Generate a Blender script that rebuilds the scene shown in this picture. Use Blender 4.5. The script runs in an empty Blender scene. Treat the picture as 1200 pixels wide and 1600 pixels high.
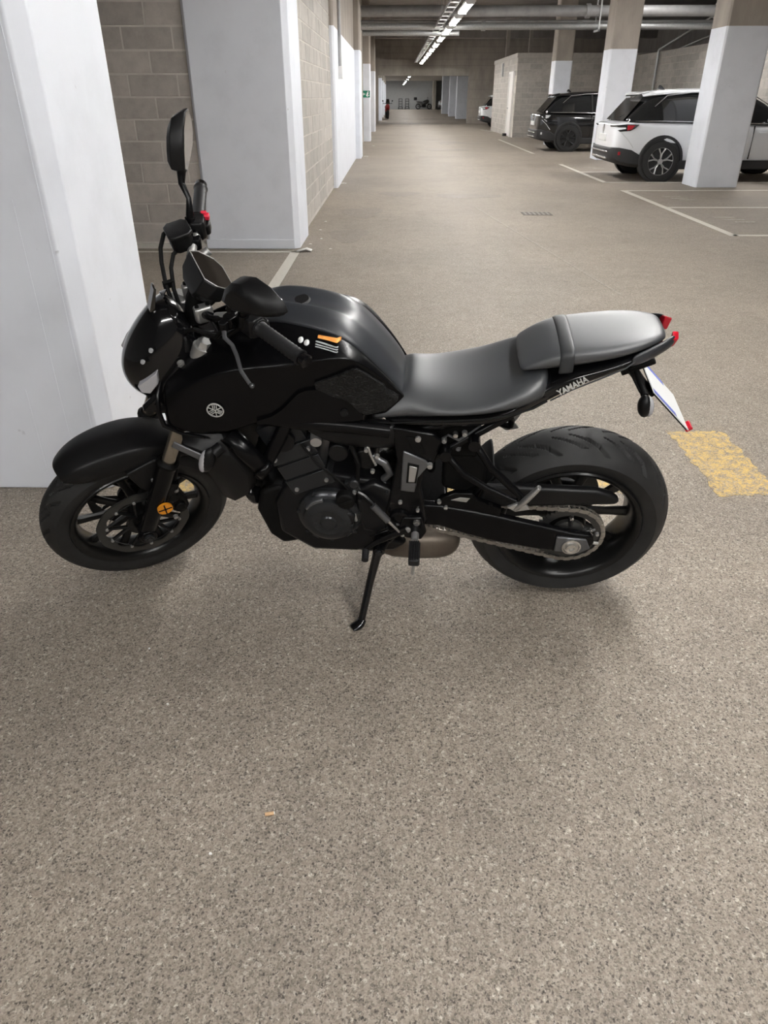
import bpy, bmesh, math, random
from math import sin, cos, pi, radians, sqrt, atan2
from mathutils import Vector, Matrix
random.seed(7)
scn = bpy.context.scene
COL = scn.collection

# ------------------------------------------------------------------ camera
CAM_H = 1.4616
F_PX = 1110.0
cam_d = bpy.data.cameras.new('camera')
cam_d.sensor_fit = 'HORIZONTAL'
cam_d.sensor_width = 36.0
cam_d.lens = F_PX / 1200.0 * 36.0
cam_d.clip_end = 400
cam = bpy.data.objects.new('camera', cam_d)
COL.objects.link(cam)
cam.location = (0, 0, CAM_H)
cam.rotation_euler = (radians(90 - 30.3), 0, radians(0.713))
scn.camera = cam

# ------------------------------------------------------------------ world, exposure
w = bpy.data.worlds.new('world')
scn.world = w
w.use_nodes = True
w.node_tree.nodes['Background'].inputs[0].default_value = (0.95, 0.97, 1.0, 1)
w.node_tree.nodes['Background'].inputs[1].default_value = 0.02
scn.view_settings.view_transform = 'Standard'
scn.view_settings.look = 'None'
scn.view_settings.exposure = 1.45
scn.view_settings.gamma = 1.0
scn.view_settings.use_curve_mapping = False
LAMP_POWER = 7.0
LAMP_COLOR = (1.0, 0.985, 0.965)

# ------------------------------------------------------------------ helpers
def new_mat(name):
    m = bpy.data.materials.new(name)
    m.use_nodes = True
    nt = m.node_tree
    return m, nt, nt.nodes['Principled BSDF']

def nd(nt, kind, **kw):
    n = nt.nodes.new(kind)
    for k, v in kw.items():
        if k.startswith('in_'):
            key = k[3:]
            n.inputs[int(key) if key.isdigit() else key].default_value = v
        else:
            setattr(n, k, v)
    return n

def ramp(nt, fac, stops):
    r = nt.nodes.new('ShaderNodeValToRGB')
    els = r.color_ramp.elements
    while len(els) > 1:
        els.remove(els[-1])
    els[0].position = stops[0][0]; els[0].color = stops[0][1]
    for p, c in stops[1:]:
        e = els.new(p); e.color = c
    nt.links.new(fac, r.inputs[0])
    return r

def g(v, a=1):
    return (v, v, v, a)

def simple(name, col, rough=0.5, metal=0.0, var=0.0, vscale=30.0, bump=0.0, bscale=200.0, coat=0.0, spec=None, emit=0.0):
    m, nt, b = new_mat(name)
    c = (col[0], col[1], col[2], 1)
    b.inputs['Base Color'].default_value = c
    b.inputs['Roughness'].default_value = rough
    b.inputs['Metallic'].default_value = metal
    if coat:
        b.inputs['Coat Weight'].default_value = coat
        b.inputs['Coat Roughness'].default_value = 0.05
    if spec is not None:
        b.inputs['Specular IOR Level'].default_value = spec
    if emit:
        b.inputs['Emission Color'].default_value = c
        b.inputs['Emission Strength'].default_value = emit
    tc = nd(nt, 'ShaderNodeTexCoord')
    if var:
        n = nd(nt, 'ShaderNodeTexNoise', in_Scale=vscale, in_Detail=6.0, in_Roughness=0.6)
        nt.links.new(tc.outputs['Object'], n.inputs['Vector'])
        lo = tuple(max(0, x * (1 - var)) for x in col) + (1,)
        hi = tuple(min(1, x * (1 + var)) for x in col) + (1,)
        r = ramp(nt, n.outputs['Fac'], [(0.3, lo), (0.7, hi)])
        nt.links.new(r.outputs[0], b.inputs['Base Color'])
    if bump:
        n2 = nd(nt, 'ShaderNodeTexNoise', in_Scale=bscale, in_Detail=3.0)
        nt.links.new(tc.outputs['Object'], n2.inputs['Vector'])
        bp = nd(nt, 'ShaderNodeBump', in_Strength=bump, in_Distance=0.002)
        nt.links.new(n2.outputs['Fac'], bp.inputs['Height'])
        nt.links.new(bp.outputs[0], b.inputs['Normal'])
    return m

def tag(o, label=None, cat=None, group=None, kind=None):
    if label: o['label'] = label
    if cat: o['category'] = cat
    if group: o['group'] = group
    if kind: o['kind'] = kind
    return o

def empty(name, loc=(0, 0, 0), rz=0.0):
    o = bpy.data.objects.new(name, None)
    o.empty_display_size = 0.1
    o.location = loc
    o.rotation_euler = (0, 0, rz)
    COL.objects.link(o)
    return o

RAKE = radians(24.8)
STEER = 0.5702
AX = Vector((-sin(RAKE), 0, cos(RAKE)))
AP = Vector((1.49, 0, 0))
STEER_M = Matrix.Translation(AP) @ Matrix.Rotation(STEER, 4, AX) @ Matrix.Translation(-AP)

class MB:
    """collects shapes into one bmesh"""
    def __init__(s):
        s.bm = bmesh.new()
    def faces(s, verts, faces):
        vs = [s.bm.verts.new(v) for v in verts]
        for f in faces:
            try: s.bm.faces.new([vs[i] for i in f])
            except ValueError: pass
        return s
    def box(s, c, size, M=None):
        x, y, z = size[0] / 2, size[1] / 2, size[2] / 2
        P = [Vector((i * x, j * y, k * z)) for i in (-1, 1) for j in (-1, 1) for k in (-1, 1)]
        if M is not None: P = [M @ p for p in P]
        P = [p + Vector(c) for p in P]
        return s.faces(P, [(0, 1, 3, 2), (4, 6, 7, 5), (0, 4, 5, 1), (2, 3, 7, 6), (0, 2, 6, 4), (1, 5, 7, 3)])
    def bb(s, x0, x1, y0, y1, z0, z1):
        return s.box(((x0 + x1) / 2, (y0 + y1) / 2, (z0 + z1) / 2), (abs(x1 - x0), abs(y1 - y0), abs(z1 - z0)))
    def tube(s, pts, r, n=10, caps=True, flat=None):
        pts = [Vector(p) for p in pts]
        rr = r if isinstance(r, (list, tuple)) else [r] * len(pts)
        rings = []
        up = None
        for i, p in enumerate(pts):
            if i == 0: t = pts[1] - pts[0]
            elif i == len(pts) - 1: t = pts[-1] - pts[-2]
            else: t = (pts[i + 1] - pts[i]).normalized() + (pts[i] - pts[i - 1]).normalized()
            t = t.normalized()
            if up is None:
                up = Vector((0, 0, 1)) if abs(t.z) < 0.9 else Vector((1, 0, 0))
            a = t.cross(up)
            if a.length < 1e-5:
                a = t.cross(Vector((1, 0.3, 0)))
            a.normalize()
            b = a.cross(t).normalized()
            up = b
            fa, fb = flat if flat else (1, 1)
            rings.append([s.bm.verts.new(p + a * (rr[i] * fa * cos(2 * pi * k / n)) + b * (rr[i] * fb * sin(2 * pi * k / n))) for k in range(n)])
        for i in range(len(rings) - 1):
            for k in range(n):
                s.bm.faces.new((rings[i][k], rings[i][(k + 1) % n], rings[i + 1][(k + 1) % n], rings[i + 1][k]))
        if caps:
            s.bm.faces.new(rings[0][::-1]); s.bm.faces.new(rings[-1])
        return s
    def cyl(s, p0, p1, r0, r1=None, n=16, caps=True):
        return s.tube([p0, p1], [r0, r0 if r1 is None else r1], n, caps)
    def lathe(s, prof, o=(0, 0, 0), axis='y', n=48, closed=False, disp=None):
        """prof: (a along axis, radius)"""
        o = Vector(o)
        rings = []
        for k in range(n):
            th = 2 * pi * k / n
            ring = []
            for j, (a, r) in enumerate(prof):
                if disp: r = r - disp(th, a, r)
                if axis == 'y': v = Vector((r * cos(th), a, r * sin(th)))
                elif axis == 'x': v = Vector((a, r * cos(th), r * sin(th)))
                else: v = Vector((r * cos(th), r * sin(th), a))
                ring.append(s.bm.verts.new(o + v))
            rings.append(ring)
        m = len(prof)
        for k in range(n):
            A, B = rings[k], rings[(k + 1) % n]
            for j in range(m if closed else m - 1):
                try: s.bm.faces.new((A[j], A[(j + 1) % m], B[(j + 1) % m], B[j]))
                except ValueError: pass
        return s
    def prism(s, out, y0, y1, plane='xz', yf=None):
        """outline in the plane, extruded along the other axis; yf(a,b) adds to the offset"""
        def P(a, b, c):
            d = yf(a, b) if yf else 0.0
            if plane == 'xz': return Vector((a, c + d, b))
            if plane == 'yz': return Vector((c + d, a, b))
            return Vector((a, b, c + d))
        A = [s.bm.verts.new(P(a, b, y0)) for a, b in out]
        B = [s.bm.verts.new(P(a, b, y1)) for a, b in out]
        n = len(out)
        s.bm.faces.new(A); s.bm.faces.new(B[::-1])
        for i in range(n):
            s.bm.faces.new((A[i], B[i], B[(i + 1) % n], A[(i + 1) % n]))
        return s
    def grid(s, rows, closeV=False, capU=False):
        R = [[s.bm.verts.new(p) for p in row] for row in rows]
        m = len(rows[0])
        for i in range(len(R) - 1):
            for j in range(m if closeV else m - 1):
                try: s.bm.faces.new((R[i][j], R[i][(j + 1) % m], R[i + 1][(j + 1) % m], R[i + 1][j]))
                except ValueError: pass
        if capU:
            s.bm.faces.new(R[0][::-1]); s.bm.faces.new(R[-1])
        return s
    def ball(s, c, r, n=14, m=8, M=None):
        rx, ry, rz = r if isinstance(r, (tuple, list)) else (r, r, r)
        rows = []
        for i in range(m + 1):
            ph = -pi / 2 + pi * i / m
            row = []
            for k in range(n):
                v = Vector((rx * cos(ph) * cos(2 * pi * k / n), ry * cos(ph) * sin(2 * pi * k / n), rz * sin(ph)))
                if M is not None: v = M @ v
                row.append(v + Vector(c))
            rows.append(row)
        return s.grid(rows, closeV=True)
    def rbox(s, c, size, M=None, ch=0.25):
        """box with chamfered vertical corners (octagonal section)"""
        x, y, z = size[0] / 2, size[1] / 2, size[2] / 2
        k = min(x, y) * ch * 2
        out = [(x, -y + k), (x, y - k), (x - k, y), (-x + k, y), (-x, y - k), (-x, -y + k), (-x + k, -y), (x - k, -y)]
        rows = []
        for zz, sc in ((-z, 0.86), (-z * 0.75, 1), (z * 0.75, 1), (z, 0.86)):
            rows.append([(M @ Vector((a * sc, b * sc, zz)) if M is not None else Vector((a * sc, b * sc, zz))) + Vector(c) for a, b in out])
        return s.grid(rows, closeV=True, capU=True)
    def xform(s, M):
        bmesh.ops.transform(s.bm, matrix=M, verts=s.bm.verts)
        return s
    def mirror(s):
        """append the mirror image over y"""
        d = s.bm.copy()
        bmesh.ops.transform(d, matrix=Matrix.Scale(-1, 4, (0, 1, 0)), verts=d.verts)
        bmesh.ops.reverse_faces(d, faces=d.faces)
        me = bpy.data.meshes.new('tmp'); d.to_mesh(me); d.free()
        s.bm.from_mesh(me); bpy.data.meshes.remove(me)
        return s
    def mesh(s, name, mat, ang=38, merge=1e-5):
        if merge: bmesh.ops.remove_doubles(s.bm, verts=s.bm.verts, dist=merge)
        bmesh.ops.recalc_face_normals(s.bm, faces=s.bm.faces)
        me = bpy.data.meshes.new(name)
        s.bm.to_mesh(me); s.bm.free()
        me.materials.append(mat)
        for p in me.polygons: p.use_smooth = True
        me.set_sharp_from_angle(angle=radians(ang))
        return me
    def build(s, name, mat, parent=None, steer=False, sub=0, bev=0.0, solid=0.0, ang=38, segs=2):
        if steer: s.xform(STEER_M)
        me = s.mesh(name, mat, ang if not sub else 180)
        o = bpy.data.objects.new(name, me)
        COL.objects.link(o)
        if parent: o.parent = parent
        if solid:
            md = o.modifiers.new('solid', 'SOLIDIFY'); md.thickness = solid; md.offset = 0
        if bev:
            md = o.modifiers.new('bevel', 'BEVEL'); md.width = bev; md.segments = segs; md.limit_method = 'ANGLE'; md.angle_limit = radians(35)
            md.harden_normals = False
        if sub:
            md = o.modifiers.new('sub', 'SUBSURF'); md.levels = sub; md.render_levels = sub
        return o

def interp(pts, x):
    """piecewise linear, pts sorted ascending on first element"""
    if x <= pts[0][0]: return pts[0][1]
    for (a, fa), (b, fb) in zip(pts, pts[1:]):
        if x <= b:
            t = (x - a) / (b - a) if b > a else 0
            return fa + (fb - fa) * t
    return pts[-1][1]

def poly_at(poly, t):
    """point along an open 2-D polyline by fraction"""
    L = [0]
    for a, b in zip(poly, poly[1:]):
        L.append(L[-1] + math.dist(a, b))
    d = t * L[-1]
    for i in range(len(poly) - 1):
        if d <= L[i + 1] or i == len(poly) - 2:
            u = (d - L[i]) / max(1e-9, L[i + 1] - L[i])
            return tuple(poly[i][k] + (poly[i + 1][k] - poly[i][k]) * u for k in range(len(poly[0])))

def text_mesh(name, txt, size, mat, parent, place, extrude=0.0, sx=1.0, shear=0.0):
    cu = bpy.data.curves.new(name, 'FONT')
    cu.body = txt; cu.size = size; cu.extrude = extrude; cu.align_x = 'CENTER'; cu.align_y = 'CENTER'; cu.shear = shear; cu.offset = size * 0.03
    cu.resolution_u = 3
    to = bpy.data.objects.new(name, cu); COL.objects.link(to)
    dg = bpy.context.evaluated_depsgraph_get()
    me = bpy.data.meshes.new_from_object(to.evaluated_get(dg))
    bpy.data.objects.remove(to); bpy.data.curves.remove(cu)
    for v in me.vertices: v.co = place(v.co.x * sx, v.co.y, v.co.z)
    me.name = name
    me.materials.clear(); me.materials.append(mat)
    o = bpy.data.objects.new(name, me); COL.objects.link(o); o.parent = parent
    return o

# ------------------------------------------------------------------ surface materials
def asphalt_color(nt):
    tc = nd(nt, 'ShaderNodeNewGeometry')
    wn = nd(nt, 'ShaderNodeTexNoise', in_Scale=210.0, in_Detail=2.0)
    nt.links.new(tc.outputs['Position'], wn.inputs['Vector'])
    wv = nd(nt, 'ShaderNodeVectorMath', operation='MULTIPLY_ADD')
    nt.links.new(wn.outputs['Color'], wv.inputs[0]); wv.inputs[1].default_value = (0.011, 0.011, 0.011)
    nt.links.new(tc.outputs['Position'], wv.inputs[2])
    v = nd(nt, 'ShaderNodeTexVoronoi', in_Scale=165.0)
    nt.links.new(wv.outputs[0], v.inputs['Vector'])
    sep = nd(nt, 'ShaderNodeSeparateColor')
    nt.links.new(v.outputs['Color'], sep.inputs[0])
    base = ramp(nt, sep.outputs[1], [(0.0, (0.255, 0.222, 0.190, 1)), (0.5, (0.325, 0.287, 0.248, 1)), (0.93, (0.385, 0.345, 0.302, 1)), (1.0, (0.56, 0.52, 0.47, 1))])
    isd = ramp(nt, sep.outputs[0], [(0.0, g(1.0)), (0.13, g(0.9)), (0.26, g(0.35)), (0.34, g(0.0))])
    core = ramp(nt, v.outputs['Distance'], [(0.30, g(1.0)), (0.62, g(0.0))])
    mk = nd(nt, 'ShaderNodeMath', operation='MULTIPLY')
    nt.links.new(isd.outputs[0], mk.inputs[0]); nt.links.new(core.outputs[0], mk.inputs[1])
    r_mix = nd(nt, 'ShaderNodeMix', data_type='RGBA')
    nt.links.new(mk.outputs[0], r_mix.inputs[0]); nt.links.new(base.outputs[0], r_mix.inputs[6])
    r_mix.inputs[7].default_value = (0.075, 0.065, 0.057, 1)
    v2 = nd(nt, 'ShaderNodeTexVoronoi', in_Scale=300.0)
    nt.links.new(tc.outputs['Position'], v2.inputs['Vector'])
    sep2 = nd(nt, 'ShaderNodeSeparateColor')
    nt.links.new(v2.outputs['Color'], sep2.inputs[0])
    r2 = ramp(nt, sep2.outputs[1], [(0.0, g(0.50)), (0.2, g(0.8)), (0.55, g(1.0)), (1.0, g(1.2))])
    mx = nd(nt, 'ShaderNodeMix', data_type='RGBA', blend_type='MULTIPLY')
    mx.inputs[0].default_value = 1.0
    nt.links.new(r_mix.outputs[2], mx.inputs[6]); nt.links.new(r2.outputs[0], mx.inputs[7])
    # broad stains and polish
    n = nd(nt, 'ShaderNodeTexNoise', in_Scale=0.55, in_Detail=5.0, in_Roughness=0.6)
    nt.links.new(tc.outputs['Position'], n.inputs['Vector'])
    r3 = ramp(nt, n.outputs['Fac'], [(0.3, (0.76, 0.74, 0.71, 1)), (0.5, (0.89, 0.86, 0.815, 1)), (0.72, (1.01, 0.97, 0.915, 1))])
    mx2 = nd(nt, 'ShaderNodeMix', data_type='RGBA', blend_type='MULTIPLY')
    mx2.inputs[0].default_value = 1.0
    nt.links.new(mx.outputs[2], mx2.inputs[6]); nt.links.new(r3.outputs[0], mx2.inputs[7])
    n4 = nd(nt, 'ShaderNodeTexNoise', in_Scale=6.0, in_Detail=6.0, in_Roughness=0.7)
    nt.links.new(tc.outputs['Position'], n4.inputs['Vector'])
    r4 = ramp(nt, n4.outputs['Fac'], [(0.28, g(0.84)), (0.5, g(1.0)), (0.75, g(1.08))])
    mx3 = nd(nt, 'ShaderNodeMix', data_type='RGBA', blend_type='MULTIPLY')
    mx3.inputs[0].default_value = 1.0
    nt.links.new(mx2.outputs[2], mx3.inputs[6]); nt.links.new(r4.outputs[0], mx3.inputs[7])
    return mx3.outputs[2], sep.outputs[0], tc.outputs['Position']

def mat_asphalt():
    m, nt, b = new_mat('asphalt')
    c, h, pos = asphalt_color(nt)
    nt.links.new(c, b.inputs['Base Color'])
    b.inputs['Roughness'].default_value = 0.62
    b.inputs['Specular IOR Level'].default_value = 0.4
    bp = nd(nt, 'ShaderNodeBump', in_Strength=0.35, in_Distance=0.003)
    nt.links.new(h, bp.inputs['Height']); nt.links.new(bp.outputs[0], b.inputs['Normal'])
    return m

def mat_road_paint(name, col, wear_lo, wear_hi):
    m, nt, b = new_mat(name)
    c, h, pos = asphalt_color(nt)
    n = nd(nt, 'ShaderNodeTexNoise', in_Scale=26.0, in_Detail=8.0, in_Roughness=0.75)
    nt.links.new(pos, n.inputs['Vector'])
    n2 = nd(nt, 'ShaderNodeTexNoise', in_Scale=130.0, in_Detail=3.0)
    nt.links.new(pos, n2.inputs['Vector'])
    av = nd(nt, 'ShaderNodeMix', data_type='FLOAT'); av.inputs[0].default_value = 0.38
    nt.links.new(n.outputs['Fac'], av.inputs[2]); nt.links.new(n2.outputs['Fac'], av.inputs[3])
    f = ramp(nt, av.outputs[0], [(wear_lo, g(0.0)), (wear_hi, g(0.92))])
    mx = nd(nt, 'ShaderNodeMix', data_type='RGBA')
    nt.links.new(f.outputs[0], mx.inputs[0]); nt.links.new(c, mx.inputs[6])
    mx.inputs[7].default_value = col
    nt.links.new(mx.outputs[2], b.inputs['Base Color'])
    b.inputs['Roughness'].default_value = 0.6
    return m

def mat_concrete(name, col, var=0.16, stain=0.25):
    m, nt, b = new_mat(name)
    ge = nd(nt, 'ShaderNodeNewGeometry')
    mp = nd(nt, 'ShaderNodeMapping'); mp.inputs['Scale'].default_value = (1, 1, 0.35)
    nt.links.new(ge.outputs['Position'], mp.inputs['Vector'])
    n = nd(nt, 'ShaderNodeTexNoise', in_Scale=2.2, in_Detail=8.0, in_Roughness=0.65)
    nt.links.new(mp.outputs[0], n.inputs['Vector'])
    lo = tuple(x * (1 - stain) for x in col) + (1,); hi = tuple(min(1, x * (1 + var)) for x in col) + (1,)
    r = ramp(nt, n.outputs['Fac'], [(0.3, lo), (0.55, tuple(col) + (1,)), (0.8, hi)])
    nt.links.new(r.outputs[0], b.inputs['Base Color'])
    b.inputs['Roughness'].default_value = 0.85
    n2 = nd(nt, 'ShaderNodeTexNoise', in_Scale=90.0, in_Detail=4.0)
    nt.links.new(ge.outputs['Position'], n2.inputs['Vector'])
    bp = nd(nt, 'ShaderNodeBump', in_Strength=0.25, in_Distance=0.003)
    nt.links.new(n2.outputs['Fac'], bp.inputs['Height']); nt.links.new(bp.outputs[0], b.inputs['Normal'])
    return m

def mat_wallpaint(name, col):
    m, nt, b = new_mat(name)
    ge = nd(nt, 'ShaderNodeNewGeometry')
    n = nd(nt, 'ShaderNodeTexNoise', in_Scale=3.0, in_Detail=8.0, in_Roughness=0.6)
    nt.links.new(ge.outputs['Position'], n.inputs['Vector'])
    c = tuple(col)
    r = ramp(nt, n.outputs['Fac'], [(0.28, tuple(x * 0.93 for x in c) + (1,)), (0.5, c + (1,)), (0.8, tuple(min(1, x * 1.03) for x in c) + (1,))])
    # small dark nicks
    v = nd(nt, 'ShaderNodeTexNoise', in_Scale=17.0, in_Detail=2.0)
    nt.links.new(ge.outputs['Position'], v.inputs['Vector'])
    k = ramp(nt, v.outputs['Fac'], [(0.21, g(0.72)), (0.25, g(1.0))])
    mx = nd(nt, 'ShaderNodeMix', data_type='RGBA', blend_type='MULTIPLY'); mx.inputs[0].default_value = 1
    nt.links.new(r.outputs[0], mx.inputs[6]); nt.links.new(k.outputs[0], mx.inputs[7])
    nt.links.new(mx.outputs[2], b.inputs['Base Color'])
    b.inputs['Roughness'].default_value = 0.7
    mp = nd(nt, 'ShaderNodeMapping'); mp.inputs['Scale'].default_value = (1, 1, 0.12)
    nt.links.new(ge.outputs['Position'], mp.inputs['Vector'])
    n2 = nd(nt, 'ShaderNodeTexNoise', in_Scale=24.0, in_Detail=5.0)
    nt.links.new(mp.outputs[0], n2.inputs['Vector'])
    bp = nd(nt, 'ShaderNodeBump', in_Strength=0.12, in_Distance=0.004)
    nt.links.new(n2.outputs['Fac'], bp.inputs['Height']); nt.links.new(bp.outputs[0], b.inputs['Normal'])
    return m

def mat_block(name, col):
    m, nt, b = new_mat(name)
    oi = nd(nt, 'ShaderNodeObjectInfo')
    ge = nd(nt, 'ShaderNodeNewGeometry')
    n = nd(nt, 'ShaderNodeTexNoise', in_Scale=7.0, in_Detail=8.0, in_Roughness=0.7)
    nt.links.new(ge.outputs['Position'], n.inputs['Vector'])
    c = tuple(col)
    r = ramp(nt, n.outputs['Fac'], [(0.28, tuple(x * 0.80 for x in c) + (1,)), (0.55, c + (1,)), (0.8, tuple(x * 1.16 for x in c) + (1,))])
    k = ramp(nt, oi.outputs['Random'], [(0.0, g(0.88)), (1.0, g(1.08))])
    mx = nd(nt, 'ShaderNodeMix', data_type='RGBA', blend_type='MULTIPLY'); mx.inputs[0].default_value = 1
    nt.links.new(r.outputs[0], mx.inputs[6]); nt.links.new(k.outputs[0], mx.inputs[7])
    nt.links.new(mx.outputs[2], b.inputs['Base Color'])
    b.inputs['Roughness'].default_value = 0.9
    n2 = nd(nt, 'ShaderNodeTexNoise', in_Scale=120.0, in_Detail=4.0)
    nt.links.new(ge.outputs['Position'], n2.inputs['Vector'])
    bp = nd(nt, 'ShaderNodeBump', in_Strength=0.4, in_Distance=0.003)
    nt.links.new(n2.outputs['Fac'], bp.inputs['Height']); nt.links.new(bp.outputs[0], b.inputs['Normal'])
    return m

M = {}
M['asphalt'] = mat_asphalt()
M['white_line'] = mat_road_paint('worn_white_line', (0.62, 0.59, 0.53, 1), 0.30, 0.46)
M['faint_line'] = mat_road_paint('faint_white_line', (0.52, 0.49, 0.43, 1), 0.44, 0.58)
M['ghost_line'] = mat_road_paint('ghost_line', (0.45, 0.42, 0.37, 1), 0.5, 0.68)
M['yellow_line'] = mat_road_paint('worn_yellow_line', (0.64, 0.43, 0.12, 1), 0.43, 0.57)
M['patch'] = simple('tar_patch', (0.12, 0.105, 0.095), 0.8, var=0.3, vscale=12)
M['concrete'] = mat_concrete('bare_concrete', (0.40, 0.36, 0.315))
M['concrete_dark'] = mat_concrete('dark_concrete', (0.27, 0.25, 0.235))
M['concrete_beam'] = mat_concrete('beam_concrete', (0.40, 0.37, 0.32))
M['wallpaint'] = mat_wallpaint('white_wall_paint', (0.785, 0.815, 0.875))
M['greypaint'] = mat_wallpaint('grey_wall_paint', (0.40, 0.41, 0.41))
M['block'] = mat_block('concrete_block', (0.46, 0.42, 0.38))
M['block_pale'] = mat_block('pale_concrete_block', (0.47, 0.445, 0.41))
M['mortar'] = mat_concrete('mortar', (0.56, 0.53, 0.48))
M['steel'] = simple('galvanised_steel', (0.42, 0.43, 0.43), 0.45, 0.7, var=0.15)
M['pipe'] = simple('grey_pipe', (0.36, 0.36, 0.36), 0.5, 0.2, var=0.15, vscale=4)
M['plastic_white'] = simple('white_plastic', (0.78, 0.78, 0.77), 0.45)
M['door_white'] = simple('white_door_paint', (0.82, 0.81, 0.78), 0.5)
M['dark'] = simple('dark_void', (0.02, 0.02, 0.02), 0.9)
M['sign_green'] = simple('sign_green', (0.01, 0.22, 0.13), 0.5)
M['sign_white'] = simple('sign_white', (0.85, 0.87, 0.86), 0.5)
M['tube'] = simple('lamp_tube', (1.0, 0.985, 0.965), 0.4, emit=41.0)
M['lampbody'] = simple('lamp_housing', (0.70, 0.70, 0.69), 0.4)

# ------------------------------------------------------------------ setting: floor, ceiling
def struct(o, label=None, cat=None):
    o['kind'] = 'structure'
    if label: o['label'] = label
    if cat: o['category'] = cat
    return o

floor = struct(MB().bb(-9, 14, -9, 112, -0.2, 0).build('floor', M['asphalt']), 'brown grey speckled asphalt floor of the garage', 'floor')

def strip(p0, p1, width, mat, name='parking_line', z=0.0016):
    a, b = Vector((p0[0], p0[1], 0)), Vector((p1[0], p1[1], 0))
    t = (b - a).normalized(); nrm = Vector((-t.y, t.x, 0)) * width / 2
    out = [((a + nrm).x, (a + nrm).y), ((b + nrm).x, (b + nrm).y), ((b - nrm).x, (b - nrm).y), ((a - nrm).x, (a - nrm).y)]
    o = MB().prism(out, -0.004, z, 'xy').build(name, mat, floor)
    return o

LW = 0.10
for p0, p1 in [((4.15, 9.20), (4.15, 14.09)), ((4.15, 9.25), (9.3, 9.25)), ((4.2, 11.78), (9.3, 11.85)), ((4.15, 14.04), (9.3, 14.22)),
               ((4.18, 15.45), (4.18, 19.85)), ((4.18, 15.5), (9.3, 15.52)), ((4.2, 17.75), (9.3, 17.75)),
               ((4.16, 23.7), (4.16, 31.9)), ((-1.07, 3.6), (-1.07, 8.15)), ((-0.95, 51.7), (4.9, 51.7))]:
    strip(p0, p1, LW, M['white_line'])
strip((-5.5, 8.08), (-1.02, 8.12), 0.07, M['white_line'])
strip((-0.9, 62.0), (5.4, 62.0), 0.25, M['faint_line'], z=0.0018)
strip((4.45, 41.5), (4.95, 38.7), 0.12, M['white_line'])
# stall number strokes
for cx, cy in ((4.68, 10.55), (4.75, 12.95), (4.75, 16.5), (4.75, 18.8)):
    for k in range(3):
        strip((cx - 0.12 - 0.10 * (1 - k) * 0.6, cy + 0.22 * (1 - k)), (cx + 0.16 + 0.05 * (k - 1), cy + 0.22 * (1 - k)), 0.07, M['faint_line'], 'stall_number_stroke')
# worn yellow hatching
for x in (1.39, 0.75, 0.11, -0.53, -1.13):
    q4 = [(x, 2.66), (x + 0.27, 2.67), (x + 0.28, 3.32), (x + 0.005, 3.33), (x, 2.66)]
    ragged = []
    for k in range(64):
        px_, py_ = poly_at(q4, k / 64)
        ragged.append((px_ + random.uniform(-0.012, 0.012), py_ + random.uniform(-0.016, 0.016)))
    MB().prism(ragged, -0.004, 0.0016, 'xy').build('yellow_dash', M['yellow_line'], floor)
# old faint line across the aisle and tar patches
strip((1.95, 6.2), (1.25, 11.8), 0.025, M['ghost_line'])
def blob(cx, cy, rx, ry, mat, name):
    out = []
    for k in range(18):
        a = 2 * pi * k / 18; r = 1 + 0.18 * sin(3 * a + cx) + 0.1 * random.uniform(-1, 1)
        out.append((cx + rx * r * cos(a), cy + ry * r * sin(a)))
    MB().prism(out, -0.004, 0.0014, 'xy').build(name, mat, floor)
M['stain'] = mat_road_paint('floor_stain', (0.135, 0.115, 0.10, 1), 0.42, 0.62)
for a in ((1.25, 13.2, 0.55, 0.30), (2.05, 29.5, 0.45, 1.2), (1.6, 25.5, 0.7, 0.5), (-0.45, 11.2, 0.3, 0.5), (0.1, 13.5, 0.35, 0.35), (-0.55, 9.2, 0.22, 0.5)):
    blob(*a, M['stain'], 'floor_stain')
# cast iron drain grate in the floor
dr = MB().bb(1.86, 2.28, 10.93, 11.24, -0.02, 0.003).build('drain_frame', M['patch'], floor)
for k in range(6):
    MB().bb(1.89 + k * 0.064, 1.92 + k * 0.064, 10.95, 11.22, 0.0, 0.007).build('drain_slat', M['concrete_dark'], dr)

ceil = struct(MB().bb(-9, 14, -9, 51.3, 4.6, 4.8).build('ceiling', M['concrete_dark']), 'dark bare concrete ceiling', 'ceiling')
ceil2 = struct(MB().bb(-9, 14, 51.3, 112, 3.3, 3.5).build('ceiling', M['concrete_beam']), 'lower ceiling of the far parking hall', 'ceiling')

# ------------------------------------------------------------------ block walls
block_cache = {}
def block_mesh(mat, thick):
    key = (mat.name, round(thick, 3))
    if key not in block_cache:
        m = MB()
        x, y, z = 0.245, thick / 2, 0.095
        e = 0.004
        # front face chamfered towards -y
        P = [(-x, y, -z), (x, y, -z), (x, y, z), (-x, y, z), (-x, -y + e, -z), (x, -y + e, -z), (x, -y + e, z), (-x, -y + e, z),
             (-x + e, -y, -z + e), (x - e, -y, -z + e), (x - e, -y, z - e), (-x + e, -y, z - e)]
        m.faces(P, [(3, 2, 1, 0), (0, 1, 5, 4), (1, 2, 6, 5), (2, 3, 7, 6), (3, 0, 4, 7), (4, 5, 9, 8), (5, 6, 10, 9), (6, 7, 11, 10), (7, 4, 8, 11), (8, 9, 10, 11)])
        block_cache[key] = m.mesh('concrete_block', mat, ang=20)
    return block_cache[key]

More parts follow.
